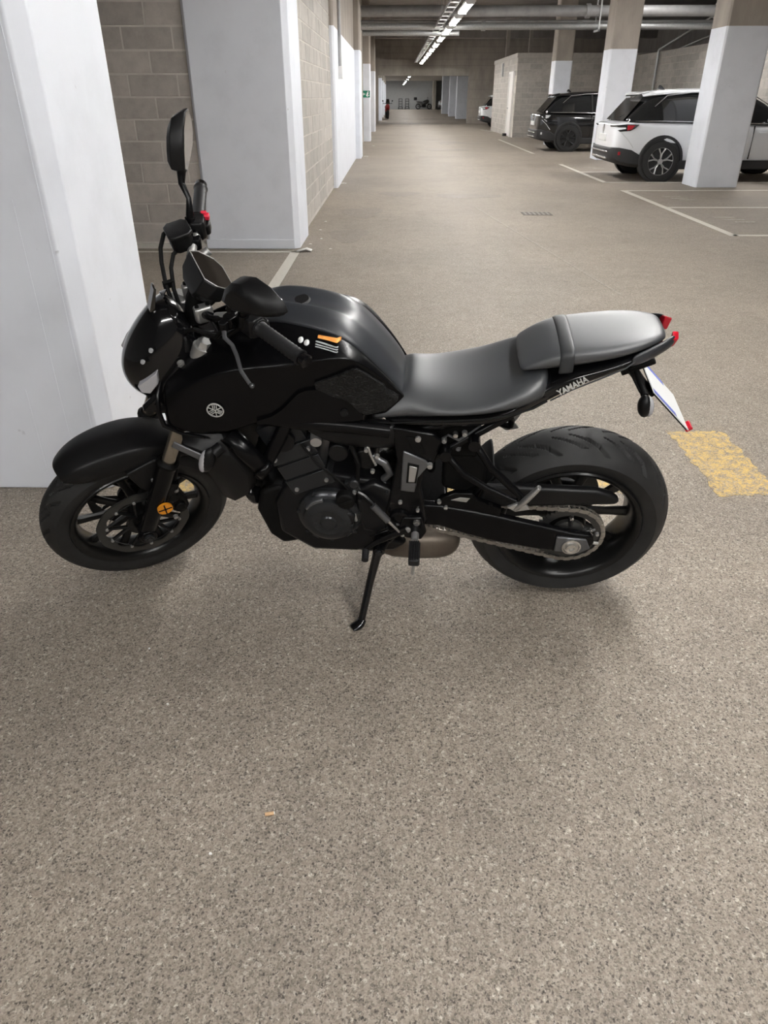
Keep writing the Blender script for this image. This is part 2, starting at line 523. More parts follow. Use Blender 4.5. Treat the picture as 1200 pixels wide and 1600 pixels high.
def block_wall(parent, mat, p0, p1, z0, z1, skip=None, off=0.0):
    """running-bond blocks on the side of the line p0->p1 that faces right of travel (local -y)"""
    a = Vector((p0[0], p0[1], 0)); b = Vector((p1[0], p1[1], 0))
    L = (b - a).length; t = (b - a).normalized(); ang = atan2(t.y, t.x)
    me = block_mesh(mat, 0.06)
    n = 0
    nc = int(round((z1 - z0) / 0.2))
    for c in range(nc):
        zc = z0 + 0.2 * c + 0.1
        s = -0.25 if c % 2 else 0.0
        s += off
        while s < L - 0.02:
            lo, hi = max(0, s), min(L, s + 0.5)
            s += 0.5
            if hi - lo < 0.06: continue
            if skip and skip(lo, hi, zc): continue
            mid = (lo + hi) / 2
            o = bpy.data.objects.new('block', me)
            jit = random.uniform(-0.002, 0.002)
            nrm = Vector((t.y, -t.x, 0))
            o.location = a + t * mid + nrm * jit + Vector((0, 0, zc))
            o.rotation_euler = (0, 0, ang)
            o.scale = ((hi - lo - 0.012) / 0.49, 1, 0.97)
            COL.objects.link(o); o.parent = parent
            n += 1
    return n

# wall across the left parking bay (faces the camera)
wall_bay = struct(MB().bb(-9, -2.0, 8.344, 8.65, 0, 4.6).build('wall_bay', M['mortar']), 'grey brown concrete block wall across the left bay', 'wall')
block_wall(wall_bay, M['block'], (-5.06, 8.37), (-2.06, 8.37), 0.06, 3.26, off=0.13)
MB().bb(-5.2, -2.06, 8.30, 8.345, 0, 0.05).build('mortar_kerb', M['mortar'], wall_bay)
# wall along the aisle on the left
wall_left = struct(MB().bb(-1.6, -1.109, 9.2, 14.5, 0, 4.6).build('wall_left', M['mortar']), 'pale concrete block wall beside the left side of the aisle', 'wall')
def skipd(lo, hi, z): return False
block_wall(wall_left, M['block_pale'], (-1.135, 9.24), (-1.135, 14.40), 0.04, 4.24)
wall_left_painted = struct(MB().bb(-1.6, -1.05, 15.2, 21.8, 0, 4.6).build('wall_left_upper', M['concrete']), 'bare concrete wall with white painted lower half', 'wall')
MB().bb(-1.1, -1.035, 15.25, 21.75, 0, 2.5).build('paint_coat', M['wallpaint'], wall_left_painted)
struct(MB().bb(-1.6, -1.15, 21.8, 51.4, 0, 4.6).build('wall_left_far', M['concrete']), 'far left concrete wall behind the row of pillars', 'wall')
struct(MB().bb(-9.2, -9, -9, 112, 0, 4.8).build('wall_left_end', M['greypaint']), 'outer left wall of the garage', 'wall')
struct(MB().bb(-9, 14, -9.2, -9, 0, 4.8).build('wall_behind', M['greypaint']), 'grey wall behind the camera', 'wall')

# right hand back wall of the bays
wall_right = struct(MB().bb(9.494, 9.75, -9, 33.6, 0, 2.86).build('wall_right', M['mortar']), 'concrete block wall behind the parked cars on the right', 'wall')
block_wall(wall_right, M['block_pale'], (9.52, 33.4), (9.52, 20.9), 0.86, 2.86)
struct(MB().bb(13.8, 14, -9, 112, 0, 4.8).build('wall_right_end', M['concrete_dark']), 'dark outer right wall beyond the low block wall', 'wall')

# block built store room on the right
store = struct(MB().bb(4.894, 13.8, 33.414, 40.9, 0, 2.95).build('wall_store', M['mortar']), 'block built store room with a white door on the right of the aisle', 'store room')
block_wall(store, M['block_pale'], (4.90, 33.44), (9.5, 33.44), 0.0, 2.8)
block_wall(store, M['block_pale'], (4.92, 40.9), (4.92, 33.45), 0.0, 2.8, skip=lambda lo, hi, z: z < 2.3 and hi > 5.9 and lo < 7.05)
MB().bb(4.86, 13.8, 33.38, 33.6, 2.8, 2.96).build('coping', M['block_pale'], store)
MB().bb(4.86, 5.1, 33.6, 40.9, 2.8, 2.96).build('coping', M['block_pale'], store)
door = struct(MB().bb(4.85, 4.95, 33.95, 35.0, 0.02, 2.28).build('door_1', M['door_white']), 'white door in the side of the block store room', 'door')
for y0, y1, z0, z1 in ((33.85, 33.95, 0, 2.36), (35.0, 35.1, 0, 2.36), (33.95, 35.0, 2.28, 2.36)):
    MB().bb(4.82, 4.95, y0, y1, z0, z1).build('door_frame', M['door_white'], door)
hd = MB().cyl((4.85, 34.85, 1.05), (4.79, 34.85, 1.05), 0.015).cyl((4.79, 34.86, 1.05), (4.79, 34.70, 1.05), 0.013).build('door_handle', M['steel'], door)
MB().bb(4.70, 4.84, 34.7, 35.0, 0, 0.10).build('door_stop', M['dark'], door)
MB().bb(4.83, 4.90, 37.5, 37.7, 2.25, 2.75).build('air_vent', M['steel'], store)

# end wall with the opening into the far hall
we = struct(MB().bb(-9, -0.98, 51.0, 51.4, 0, 4.8).bb(4.55, 14, 51.0, 51.4, 0, 4.8).bb(-0.98, 4.55, 51.0, 51.4, 2.95, 4.8).build('wall_end', M['concrete']), 'bare concrete end wall above and beside the opening', 'wall')
MB().bb(-0.98, 4.55, 50.9, 51.4, 2.57, 2.96).build('lintel_beam', M['concrete_beam'], we)
for k in range(5):
    MB().bb(-0.9, 9, 50.985, 51.0, 3.1 + k * 0.32, 3.115 + k * 0.32).build('shutter_joint', M['concrete_dark'], we)
    MB().bb(4.6, 9, 50.985, 51.0, 0.35 + k * 0.5, 0.365 + k * 0.5).build('shutter_joint', M['concrete_dark'], we)

# far hall
struct(MB().bb(-9, 14, 111, 111.3, 0, 3.4).build('wall_far', M['greypaint']), 'grey far wall at the end of the far hall', 'wall')
struct(MB().bb(5.1, 5.45, 108.0, 111.0, 0, 3.3).build('wall_far_nib', M['concrete_beam']), 'short pale wall nib in front of the far wall', 'wall')

# ------------------------------------------------------------------ pillars
def pillar(x0, x1, y0, y1, label, ch=0.035, top=4.6, paint=2.5, h0=0.0, mat='concrete'):
    cl = min(ch, 0.03)
    def oct(e):
        return [(x0 - e + cl, y0 - e), (x1 + e - ch, y0 - e), (x1 + e, y0 - e + ch), (x1 + e, y1 + e - ch), (x1 + e - ch, y1 + e), (x0 - e + cl, y1 + e), (x0 - e, y1 + e - cl), (x0 - e, y0 - e + cl)]
    p = MB().prism(oct(0), 0, top, 'xy').build('pillar', M[mat], bev=0.004)
    struct(p, label, 'pillar')
    if paint:
        MB().prism(oct(0.003), 0, paint, 'xy').build('paint_coat', M['wallpaint'], p, bev=0.006)
    return p
p1 = pillar(-2.15, -1.17, 2.69, 3.45, 'white painted concrete pillar nearest the camera beside the front wheel', ch=0.055)
for x, z0, z1 in ((-1.238, 0.0, 2.5), (-1.338, 0.20, 1.15), (-1.47, 0.0, 0.45)):
    MB().bb(x - 0.0014, x + 0.0014, 2.6850, 2.690, z0, z1).build('formwork_seam', M['wallpaint'], p1)
p2 = pillar(-2.06, -1.04, 8.3, 9.26, 'white painted concrete pillar beside the grey block bay wall', ch=0.06)
MB().bb(-2.07, -1.09, 8.285, 8.30, 0, 0.10).build('skirting_coat', M['wallpaint'], p2, bev=0.01)
p3 = pillar(-1.95, -1.03, 14.39, 15.3, 'white pillar with a vertical conduit on the left of the aisle')
MB().cyl((-1.0, 15.42, 1.85), (-1.0, 15.42, 4.5), 0.03, n=10).build('conduit', M['pipe'], p3)
MB().bb(-1.05, -0.95, 15.34, 15.5, 1.75, 1.95).build('junction_box', M['plastic_white'], p3, bev=0.01)
pillar(-1.9, -0.89, 21.66, 22.6, 'white pillar at the far end of the painted wall on the left')
p5 = pillar(-1.9, -0.89, 30.39, 31.3, 'white pillar with the green exit sign on the left')
pillar(-1.9, -0.91, 38.97, 39.9, 'last white pillar on the left before the opening')
pillar(5.62, 6.40, 14.58, 15.30, 'big white pillar with bare top standing beside the white car', ch=0.03)
pillar(5.42, 6.10, 21.3, 22.0, 'white pillar between the white car and the black car', ch=0.03)
pillar(5.34, 5.92, 28.0, 28.65, 'white pillar behind the black car in front of the store room', ch=0.03)
for y, lab in ((62.05, 'nearest'), (70.3, 'middle'), (81, 'farthest')):
    pillar(4.72, 5.9, y, y + 1.0, lab + ' white column on the right of the far hall', top=3.3, paint=3.2, mat='concrete_beam')
for y, lab in ((58.0, 'first'), (67.0, 'second'), (76.0, 'third'), (86.0, 'fourth')):
    pillar(-1.9, -0.88, y, y + 1.0, lab + ' white pilaster on the left of the far hall', top=3.3, paint=2.6, mat='concrete_beam')
struct(MB().bb(-1.6, -1.3, 51.4, 111, 0, 3.3).build('wall_far_left', M['wallpaint']), 'white left wall of the far hall', 'wall')
struct(MB().bb(9.0, 9.3, 51.4, 111, 0, 3.3).build('wall_far_right', M['greypaint']), 'grey right wall of the far hall', 'wall')

# green running-man exit sign on the fifth pillar
sg = empty('exit_sign', (-1.04, 30.37, 1.55))
tag(sg, 'small green exit sign with white running figure and arrow on white pillar', 'sign')
MB().bb(-0.16, 0.14, -0.012, 0.012, -0.11, 0.11).build('sign_panel', M['sign_green'], sg)
fig = MB().box((0.05, -0.014, 0), (0.06, 0.004, 0.11), Matrix.Rotation(0.4, 4, 'Y')).ball((0.075, -0.014, 0.075), (0.02, 0.004, 0.02)) \
    .box((0.03, -0.014, -0.06), (0.07, 0.004, 0.02), Matrix.Rotation(0.7, 4, 'Y')).box((0.09, -0.014, -0.05), (0.06, 0.004, 0.02), Matrix.Rotation(-0.6, 4, 'Y'))
fig.build('running_figure', M['sign_white'], sg)
MB().prism([(-0.13, 0), (-0.08, 0.05), (-0.08, 0.018), (-0.03, 0.018), (-0.03, -0.018), (-0.08, -0.018), (-0.08, -0.05)], -0.016, -0.011).build('arrow', M['sign_white'], sg)

# ------------------------------------------------------------------ ceiling services
def pipe(p0, p1, r, mat, label, n=12, collars=()):
    o = MB().cyl(p0, p1, r, n=n)
    for t in collars:
        c = Vector(p0).lerp(Vector(p1), t); d = (Vector(p1) - Vector(p0)).normalized() * 0.06
        o.cyl(c - d, c + d, r * 1.3, n=n)
    o = o.build('ceiling_pipe', mat)
    tag(o, label, 'pipe', 'pipes crossing under the ceiling')
    return o
pipe((-1.1, 25.0, 3.60), (13.7, 25.0, 3.60), 0.14, M['pipe'], 'thick upper pipe crossing the aisle under the ceiling', collars=(0.2, 0.45, 0.7))
pipe((-1.1, 25.2, 3.25), (13.7, 25.2, 3.25), 0.09, M['steel'], 'thin lower pipe crossing the aisle under the thick pipe', collars=(0.25, 0.5, 0.75))
pipe((-1.1, 26.2, 3.42), (13.7, 26.2, 3.42), 0.06, M['pipe'], 'thin middle pipe crossing the aisle behind the other two pipes')
pipe((-1.0, 26.6, 3.18), (2.0, 26.6, 3.18), 0.08, M['steel'], 'short bright pipe over the left half of the aisle')
for x, lab in ((5.9, 'left'), (10.6, 'right')):
    o = MB().bb(x - 0.03, x + 0.03, 24.84, 25.36, 3.10, 3.15).bb(x - 0.02, x + 0.02, 24.84, 24.87, 3.1, 4.6).bb(x - 0.02, x + 0.02, 25.33, 25.36, 3.1, 4.6).build('pipe_hanger', M['steel'])
    tag(o, 'steel hanger carrying the crossing pipes, ' + lab + ' one', 'hanger')
o = MB().cyl((9.40, 30.2, 0.2), (9.40, 30.2, 2.9), 0.045).cyl((9.40, 30.2, 2.9), (10.3, 26.6, 3.9), 0.045).cyl((9.5, 29.5, 2.75), (10.3, 26.6, 3.3), 0.03).build('wall_pipe', M['steel'])
tag(o, 'vertical steel drain pipe on the right block wall bending up to the ceiling', 'pipe')
o = MB().bb(8.3, 8.7, 32.9, 33.3, 0.0, 2.1).build('rusty_post', simple('stained_wood', (0.30, 0.20, 0.13), 0.9, var=0.4, vscale=4), bev=0.01)
tag(o, 'brown stained board leaning upright in the corner behind the white car', 'board')
for x, lab in ((6.6, 'left'), (5.5, 'thin left'), (11.0, 'right')):
    o = MB().bb(x - 0.08, x + 0.08, 41.2, 41.36, 0.0, 4.6).build('steel_stanchion', M['concrete'])
    tag(o, lab + ' upright post rising behind the store room roof', 'post')

# beams under the ceiling (dark)
for y, lab in ((9.0, 'nearest'), (23.5, 'second'), (34.5, 'third'), (45.0, 'farthest')):
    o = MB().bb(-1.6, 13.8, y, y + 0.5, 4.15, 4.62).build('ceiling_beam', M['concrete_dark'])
    tag(struct(o), lab + ' dark concrete beam across the ceiling', 'beam')

# cable tray beside the lamps
tray = empty('cable_tray', (1.27, 0, 3.22))
tag(tray, 'long galvanised cable tray hung beside the lamp row', 'cable tray')
for dx in (-0.10, 0.10):
    MB().bb(dx - 0.006, dx + 0.006, -8, 49.5, -0.03, 0.03).build('tray_rail', M['steel'], tray)
rung = MB().bb(-0.10, 0.10, -0.10, 0.10, -0.028, -0.018).mesh('tray_rung', M['lampbody'])
for k in range(57):
    o = bpy.data.objects.new('tray_rung', rung); o.location = (0, -7.5 + k * 1.0, 0); COL.objects.link(o); o.parent = tray
for k in range(9):
    MB().cyl((0, -5.5 + k * 5.8, 0.0), (0, -5.5 + k * 5.8, 1.6), 0.006, n=6).build('hanger_rod', M['steel'], tray)

# ------------------------------------------------------------------ lamps
LAMP_X, LAMP_Z, PITCH_Y = 1.57, 3.16, 3.2
body_me = MB().prism([(-0.09, 0.06), (0.09, 0.06), (0.12, 0.015), (0.10, 0.0), (-0.10, 0.0), (-0.12, 0.015)], -1.06, 1.06, 'xz').mesh('housing', M['lampbody'])
tube_me = MB().cyl((-0.05, -1.0, -0.016), (-0.05, 1.0, -0.016), 0.018, n=10).cyl((0.05, -1.0, -0.016), (0.05, 1.0, -0.016), 0.018, n=10).mesh('light_tube', M['tube'])
cap_me = MB().bb(-0.09, 0.09, -0.02, 0.02, -0.038, 0.01).mesh('end_cap', M['plastic_white'])
rod_me = MB().cyl((0, 0, 0.05), (0, 0, 1.7), 0.005, n=6).mesh('hanger_rod', M['steel'])
NTH = ['first', 'second', 'third', 'fourth', 'fifth', 'sixth', 'seventh', 'eighth', 'ninth', 'tenth', 'eleventh', 'twelfth', 'thirteenth', 'fourteenth', 'fifteenth', 'sixteenth', 'seventeenth', 'eighteenth']
def lamp(x, y, z, label, grp, power, i, rz=0.0):
    L = empty('ceiling_lamp', (x, y, z), rz)
    tag(L, label, 'lamp', grp)
    for nm, me, loc in (('housing', body_me, (0, 0, 0)), ('light_tube', tube_me, (0, 0, 0)), ('end_cap', cap_me, (0, -1.03, 0)), ('end_cap', cap_me, (0, 1.03, 0)), ('hanger_rod', rod_me, (0, -0.8, 0)), ('hanger_rod', rod_me, (0, 0.8, 0))):
        o = bpy.data.objects.new(nm, me); o.location = loc; COL.objects.link(o); o.parent = L
    ld = bpy.data.lights.new('tube_light', 'AREA'); ld.shape = 'RECTANGLE'; ld.size = 0.12; ld.size_y = 2.0
    ld.energy = power; ld.color = LAMP_COLOR
    lo = bpy.data.objects.new('tube_light', ld); lo.location = (0, 0, -0.035); COL.objects.link(lo); lo.parent = L
    return L
k = 0
for i in range(16):
    y = 47.9 - i * PITCH_Y
    lamp(LAMP_X, y, LAMP_Z, 'suspended fluorescent tube lamp over the aisle, %s from the far end of the row' % NTH[i], 'tube lamps in a row over the aisle', LAMP_POWER, i)
for i, y in enumerate((57.0, 66.0, 75.0, 84.0, 93.0, 102.0, 107.0)):
    lamp(1.2, y, 2.85, 'tube lamp in the far hall, %s from the opening' % NTH[i], 'tube lamps of the far hall', LAMP_POWER * 2.2, i)

for i, x in enumerate((1.0, -2.6)):
    lamp(x, -3.0, LAMP_Z, 'tube lamp hung across the bay behind the camera, %s from the aisle' % NTH[i], 'tube lamps across the near bay', LAMP_POWER * 2, i, pi / 2)
for i, y in enumerate((16.9, 23.2)):  # unseen lamps added to brighten the parked cars and the right wall
    lamp(7.4, y, 4.35, 'added unseen tube lamp high over the right parking bays, %s from the camera' % NTH[i], 'added tube lamps over the right bays', 40.0, i)

# ------------------------------------------------------------------ motorcycle materials
M['gloss'] = simple('gloss_black_paint', (0.004, 0.004, 0.0045), 0.14, coat=0.35, spec=0.3)
M['satin'] = simple('satin_black_paint', (0.002, 0.002, 0.0025), 0.27, spec=0.19)
M['tank'] = simple('tank_graphite_paint', (0.020, 0.0225, 0.027), 0.36, spec=0.55)
M['plastic'] = simple('black_plastic', (0.006, 0.006, 0.0065), 0.40, spec=0.26, bump=0.05, bscale=500)
M['matte'] = simple('matte_black', (0.003, 0.003, 0.003), 0.6, spec=0.18)
M['frame_paint'] = simple('frame_black', (0.003, 0.003, 0.0035), 0.26, spec=0.22)
M['plate_paint'] = simple('bracket_grey', (0.13, 0.133, 0.138), 0.34, metal=0.6)
M['rubber'] = simple('tyre_rubber', (0.016, 0.016, 0.016), 0.58, spec=0.35, var=0.25, vscale=14)
M['grip_rubber'] = simple('grip_rubber', (0.012, 0.012, 0.013), 0.5, spec=0.4)
M['vinyl'] = simple('seat_vinyl', (0.034, 0.037, 0.041), 0.45, bump=0.10, bscale=900, spec=0.8)
vb = M['vinyl'].node_tree.nodes['Principled BSDF']; vb.inputs['Coat Weight'].default_value = 0.55; vb.inputs['Coat Roughness'].default_value = 0.48
M['vinyl_side'] = simple('seat_vinyl_side', (0.022, 0.024, 0.026), 0.45, bump=0.10, bscale=900)
M['rim'] = simple('rim_black', (0.006, 0.006, 0.006), 0.28, spec=0.35)
M['engine'] = simple('engine_black', (0.006, 0.006, 0.0068), 0.28, spec=0.28, var=0.2, vscale=20, bump=0.08, bscale=300)
M['engine_hi'] = simple('engine_cover', (0.036, 0.038, 0.041), 0.24, metal=0.6)
M['chrome'] = simple('bright_metal', (0.62, 0.61, 0.59), 0.25, 0.9)
M['alu'] = simple('aluminium', (0.50, 0.50, 0.49), 0.40, 0.8)
M['stanchion'] = simple('fork_stanchion', (0.40, 0.36, 0.30), 0.25, 0.9)
M['disc'] = simple('brake_disc', (0.07, 0.07, 0.068), 0.33, 0.7)
M['chain'] = simple('chain_steel', (0.34, 0.32, 0.29), 0.42, 0.8)
M['muffler'] = simple('exhaust_brown', (0.15, 0.125, 0.10), 0.45, 0.6, var=0.25, vscale=10)
M['red_lens'] = simple('red_lens', (0.45, 0.008, 0.02), 0.15, coat=0.5)
M['red_plastic'] = simple('red_switch', (0.65, 0.02, 0.05), 0.4)
M['orange_lens'] = simple('orange_reflector', (0.85, 0.33, 0.02), 0.25)
M['lens'] = simple('clear_lens', (0.42, 0.42, 0.44), 0.25, coat=0.5)
M['screen'] = simple('display_glass', (0.012, 0.010, 0.008), 0.06, coat=1.0)
M['mirror_glass'] = simple('mirror_glass', (0.30, 0.31, 0.32), 0.08, 1.0)
M['silver_print'] = simple('silver_print', (0.52, 0.52, 0.51), 0.4, 0.2)
M['white_print'] = simple('white_print', (0.80, 0.80, 0.79), 0.5)
M['orange_print'] = simple('orange_print', (0.85, 0.34, 0.07), 0.5)
M['grey_print'] = simple('grey_print', (0.35, 0.36, 0.37), 0.5)
M['plate_white'] = simple('number_plate_white', (0.80, 0.81, 0.80), 0.4)
M['plate_blue'] = simple('number_plate_blue', (0.10, 0.14, 0.55), 0.4)
def mat_kneepad():
    m, nt, b = new_mat('ribbed_knee_pad')
    b.inputs['Base Color'].default_value = (0.006, 0.006, 0.006, 1); b.inputs['Roughness'].default_value = 0.5; b.inputs['Specular IOR Level'].default_value = 0.3
    tc = nd(nt, 'ShaderNodeTexCoord')
    mp = nd(nt, 'ShaderNodeMapping'); mp.inputs['Rotation'].default_value = (0, radians(38), 0)
    nt.links.new(tc.outputs['Object'], mp.inputs['Vector'])
    v = nd(nt, 'ShaderNodeTexVoronoi', in_Scale=120.0, feature='DISTANCE_TO_EDGE')
    nt.links.new(mp.outputs[0], v.inputs['Vector'])
    r = ramp(nt, v.outputs['Distance'], [(0.02, g(0)), (0.12, g(1))])
    bp = nd(nt, 'ShaderNodeBump', in_Strength=0.9, in_Distance=0.002)
    nt.links.new(r.outputs[0], bp.inputs['Height']); nt.links.new(bp.outputs[0], b.inputs['Normal'])
    return m
M['kneepad'] = mat_kneepad()

# ------------------------------------------------------------------ motorcycle (local: x forward, y left, z up)
bike = empty('motorcycle', (0.5574, 2.0408, 0.0027))
bike.matrix_world = Matrix.Translation((0.5574, 2.0408, 0.0027)) @ Matrix.Rotation(pi - 0.0524, 4, 'Z') @ Matrix.Rotation(-0.2072, 4, 'X')
tag(bike, 'black naked motorcycle leaning on its side stand beside the white pillar', 'motorcycle')

def B(mb, name, mat, parent=None, **kw):
    return mb.build(name, M[mat], parent or bike, **kw)

def bolt(parent, p, r=0.008, mat='chrome', d=(0, 1, 0), h=0.006, name='bolt', steer=False):
    p = Vector(p); d = Vector(d).normalized()
    return MB().cyl(p - d * 0.004, p + d * h, r, r * 0.85, n=10).cyl(p + d * h, p + d * (h + 0.001), r * 0.5, r * 0.45, n=6).build(name, M[mat], parent, steer=steer)

# ---- wheels
def tyre_profile(R, hw, bead, n=26):
    pts = []
    side = [(-0.80 * hw, bead), (-0.93 * hw, bead + 0.018), (-1.0 * hw, bead + 0.042)]
    sh = bead + 0.042
    pts += side
    for k in range(1, n):
        a = -1 + 2 * k / n
        y = hw * sin(a * pi / 2)
        r = sh + (R - sh) * (1 - abs(sin(a * pi / 2)) ** 2.3)
        pts.append((y, r))
    pts += [(-a, r) for a, r in side[::-1]]
    return pts

def tread(R, hw, count, depth):
    strokes = []   # (angle, y0, y1, slope, width)
    for s in (-1, 1):
        strokes += [(0.00, 0.10 * s, 0.50 * s, 0.55), (0.36, 0.30 * s, 0.78 * s, 0.42), (0.68, 0.16 * s, 0.62 * s, 0.62)]
    def f(th, y, r):
        if r < R - 0.05: return 0.0
        u = (th / (2 * pi) * count)
        d = 0.0
        yy = y / hw
        for a0, ya, yb, sl in strokes:
            lo, hi = min(ya, yb), max(ya, yb)
            if lo <= yy <= hi:
                t = (abs(yy) - min(abs(ya), abs(yb))) / (hi - lo)
                c = a0 + sl * t
                du = (u - c + 0.5) % 1.0 - 0.5
                wdt = 0.056 * (0.45 + 1.0 * t)
                if abs(du) < wdt: d = max(d, depth * min(1.0, 2.2 * (1 - abs(du) / wdt)))
        return d
    return f

def spokes(mb, c, r0, r1, yw0, yw1, hub_w, count, wid, twist=0.0):
    for k in range(count):
        for dd in (-1, 1):
            a = 2 * pi * k / count + twist
            a0 = a + dd * 0.16; a1 = a + dd * 0.30
            p0 = Vector((c[0] + r0 * cos(a0), c[1], c[2] + r0 * sin(a0)))
            p1 = Vector((c[0] + r1 * cos(a1), c[1], c[2] + r1 * sin(a1)))
            mb.tube([p0, p0.lerp(p1, 0.5), p1], [wid, wid * 0.75, wid * 0.95], n=8, flat=(1.0, 1.5))
    return mb

RW = (0, 0, 0.315)
rim = MB()
rim.lathe([(-0.078, 0.226), (-0.084, 0.222), (-0.082, 0.214), (-0.070, 0.204), (-0.040, 0.192), (0.040, 0.192), (0.070, 0.204), (0.082, 0.214), (0.084, 0.222), (0.078, 0.226), (0.05, 0.206), (-0.05, 0.206)], RW, n=72, closed=True)
rim.lathe([(-0.055, 0.0), (-0.055, 0.045), (-0.03, 0.055), (0.05, 0.06), (0.07, 0.05), (0.07, 0.0)], RW, n=28)
spokes(rim, RW, 0.05, 0.196, 0, 0, 0, 5, 0.0135, 0.25)
rear_wheel = B(rim, 'rear_wheel', 'rim')
prof = tyre_profile(0.315, 0.090, 0.222, 72)
B(MB().lathe(prof, RW, n=900, disp=tread(0.315, 0.09, 13, 0.011)), 'rear_tyre', 'rubber', rear_wheel, ang=50)
B(MB().lathe([(-0.102, 0.065), (-0.102, 0.122), (-0.097, 0.122), (-0.097, 0.065)], RW, n=48, closed=True), 'rear_brake_disc', 'disc', rear_wheel)
# sprocket with teeth and slots
sp = MB()
outer = []
for k in range(43):
    for f_, rr in ((0.0, 0.100), (0.25, 0.108), (0.5, 0.108), (0.75, 0.100)):
        a = 2 * pi * (k + f_) / 43
        outer.append((rr * cos(a), 0.315 + rr * sin(a)))
n = len(outer)
inner = [(0.078 * cos(2 * pi * k / n), 0.315 + 0.078 * sin(2 * pi * k / n)) for k in range(n)]
for (y0) in (0.096, 0.103):
    sp.faces([(a, y0, b) for a, b in outer] + [(a, y0, b) for a, b in inner], [(i, (i + 1) % n, n + (i + 1) % n, n + i) for i in range(n)])
sp.faces([(a, 0.096, b) for a, b in outer] + [(a, 0.103, b) for a, b in outer], [(i, (i + 1) % n, n + (i + 1) % n, n + i) for i in range(n)])
for k in range(5):
    a = 2 * pi * k / 5 + 0.3
    sp.tube([(0.04 * cos(a), 0.098, 0.315 + 0.04 * sin(a)), (0.082 * cos(a), 0.098, 0.315 + 0.082 * sin(a))], [0.016, 0.012], n=8, flat=(1, 0.5))
sp.lathe([(0.085, 0.02), (0.085, 0.05), (0.1, 0.05), (0.106, 0.04), (0.106, 0.02)], RW, n=28)
sprocket = B(sp, 'rear_sprocket', 'disc', rear_wheel)
for k in range(5):
    a = 2 * pi * k / 5 + 0.3
    bolt(rear_wheel, (0.068 * cos(a), 0.104, 0.315 + 0.068 * sin(a)), 0.007, name='sprocket_bolt')

# chain around both sprockets
def chain_path():
    A, ra = Vector((0.0, 0.315)), 0.104
    C, rc = Vector((0.535, 0.395)), 0.040
    d = C - A; L = d.length; th = atan2(d.y, d.x); b = math.acos((ra - rc) / L)
    pts = []
    a0, a1 = th + b, th - b + 2 * pi
    k = 40
    for i in range(k + 1):
        a = a0 + (a1 - a0) * i / k
        pts.append((A.x + ra * cos(a), A.y + ra * sin(a)))
    a0, a1 = th - b, th + b
    for i in range(13):
        a = a0 + (a1 - a0) * i / 12
        pts.append((C.x + rc * cos(a), C.y + rc * sin(a)))
    pts.append(pts[0])
    return pts
cp = chain_path()
Ltot = sum(math.dist(a, b) for a, b in zip(cp, cp[1:]))
nl = int(Ltot / 0.0159)
ch = MB()
for k in range(nl):
    p = poly_at(cp, k / nl); q = poly_at(cp, min(1, (k + 1) / nl))
    c = Vector(((p[0] + q[0]) / 2, 0, (p[1] + q[1]) / 2))
    a = atan2(q[1] - p[1], q[0] - p[0])
    R_ = Matrix.Rotation(-a, 4, 'Y')
    oy = 0.009 if k % 2 else 0.0065
    for s_ in (-1, 1):
        ch.rbox((c.x, 0.0995 + s_ * oy, c.z), (0.0215, 0.0022, 0.013), R_, 0.2)
    ch.cyl((p[0], 0.0885, p[1]), (p[0], 0.1105, p[1]), 0.0042, n=8)
o = B(ch, 'drive_chain', 'chain'); o['kind'] = 'stuff'

# front wheel (steered)
FW = (1.4, 0, 0.30)
rim = MB()
rim.lathe([(-0.048, 0.226), (-0.054, 0.222), (-0.052, 0.214), (-0.044, 0.204), (-0.024, 0.194), (0.024, 0.194), (0.044, 0.204), (0.052, 0.214), (0.054, 0.222), (0.048, 0.226), (0.03, 0.206), (-0.03, 0.206)], FW, n=72, closed=True)
rim.lathe([(-0.06, 0.0), (-0.06, 0.03), (-0.03, 0.038), (0.03, 0.038), (0.06, 0.03), (0.06, 0.0)], FW, n=28)
spokes(rim, FW, 0.035, 0.197, 0, 0, 0, 5, 0.012, 0.5)
front_wheel = B(rim, 'front_wheel', 'rim', steer=True)
B(MB().lathe(tyre_profile(0.30, 0.061, 0.222, 52), FW, n=800, disp=tread(0.30, 0.061, 14, 0.007)), 'front_tyre', 'rubber', front_wheel, steer=True, ang=50)
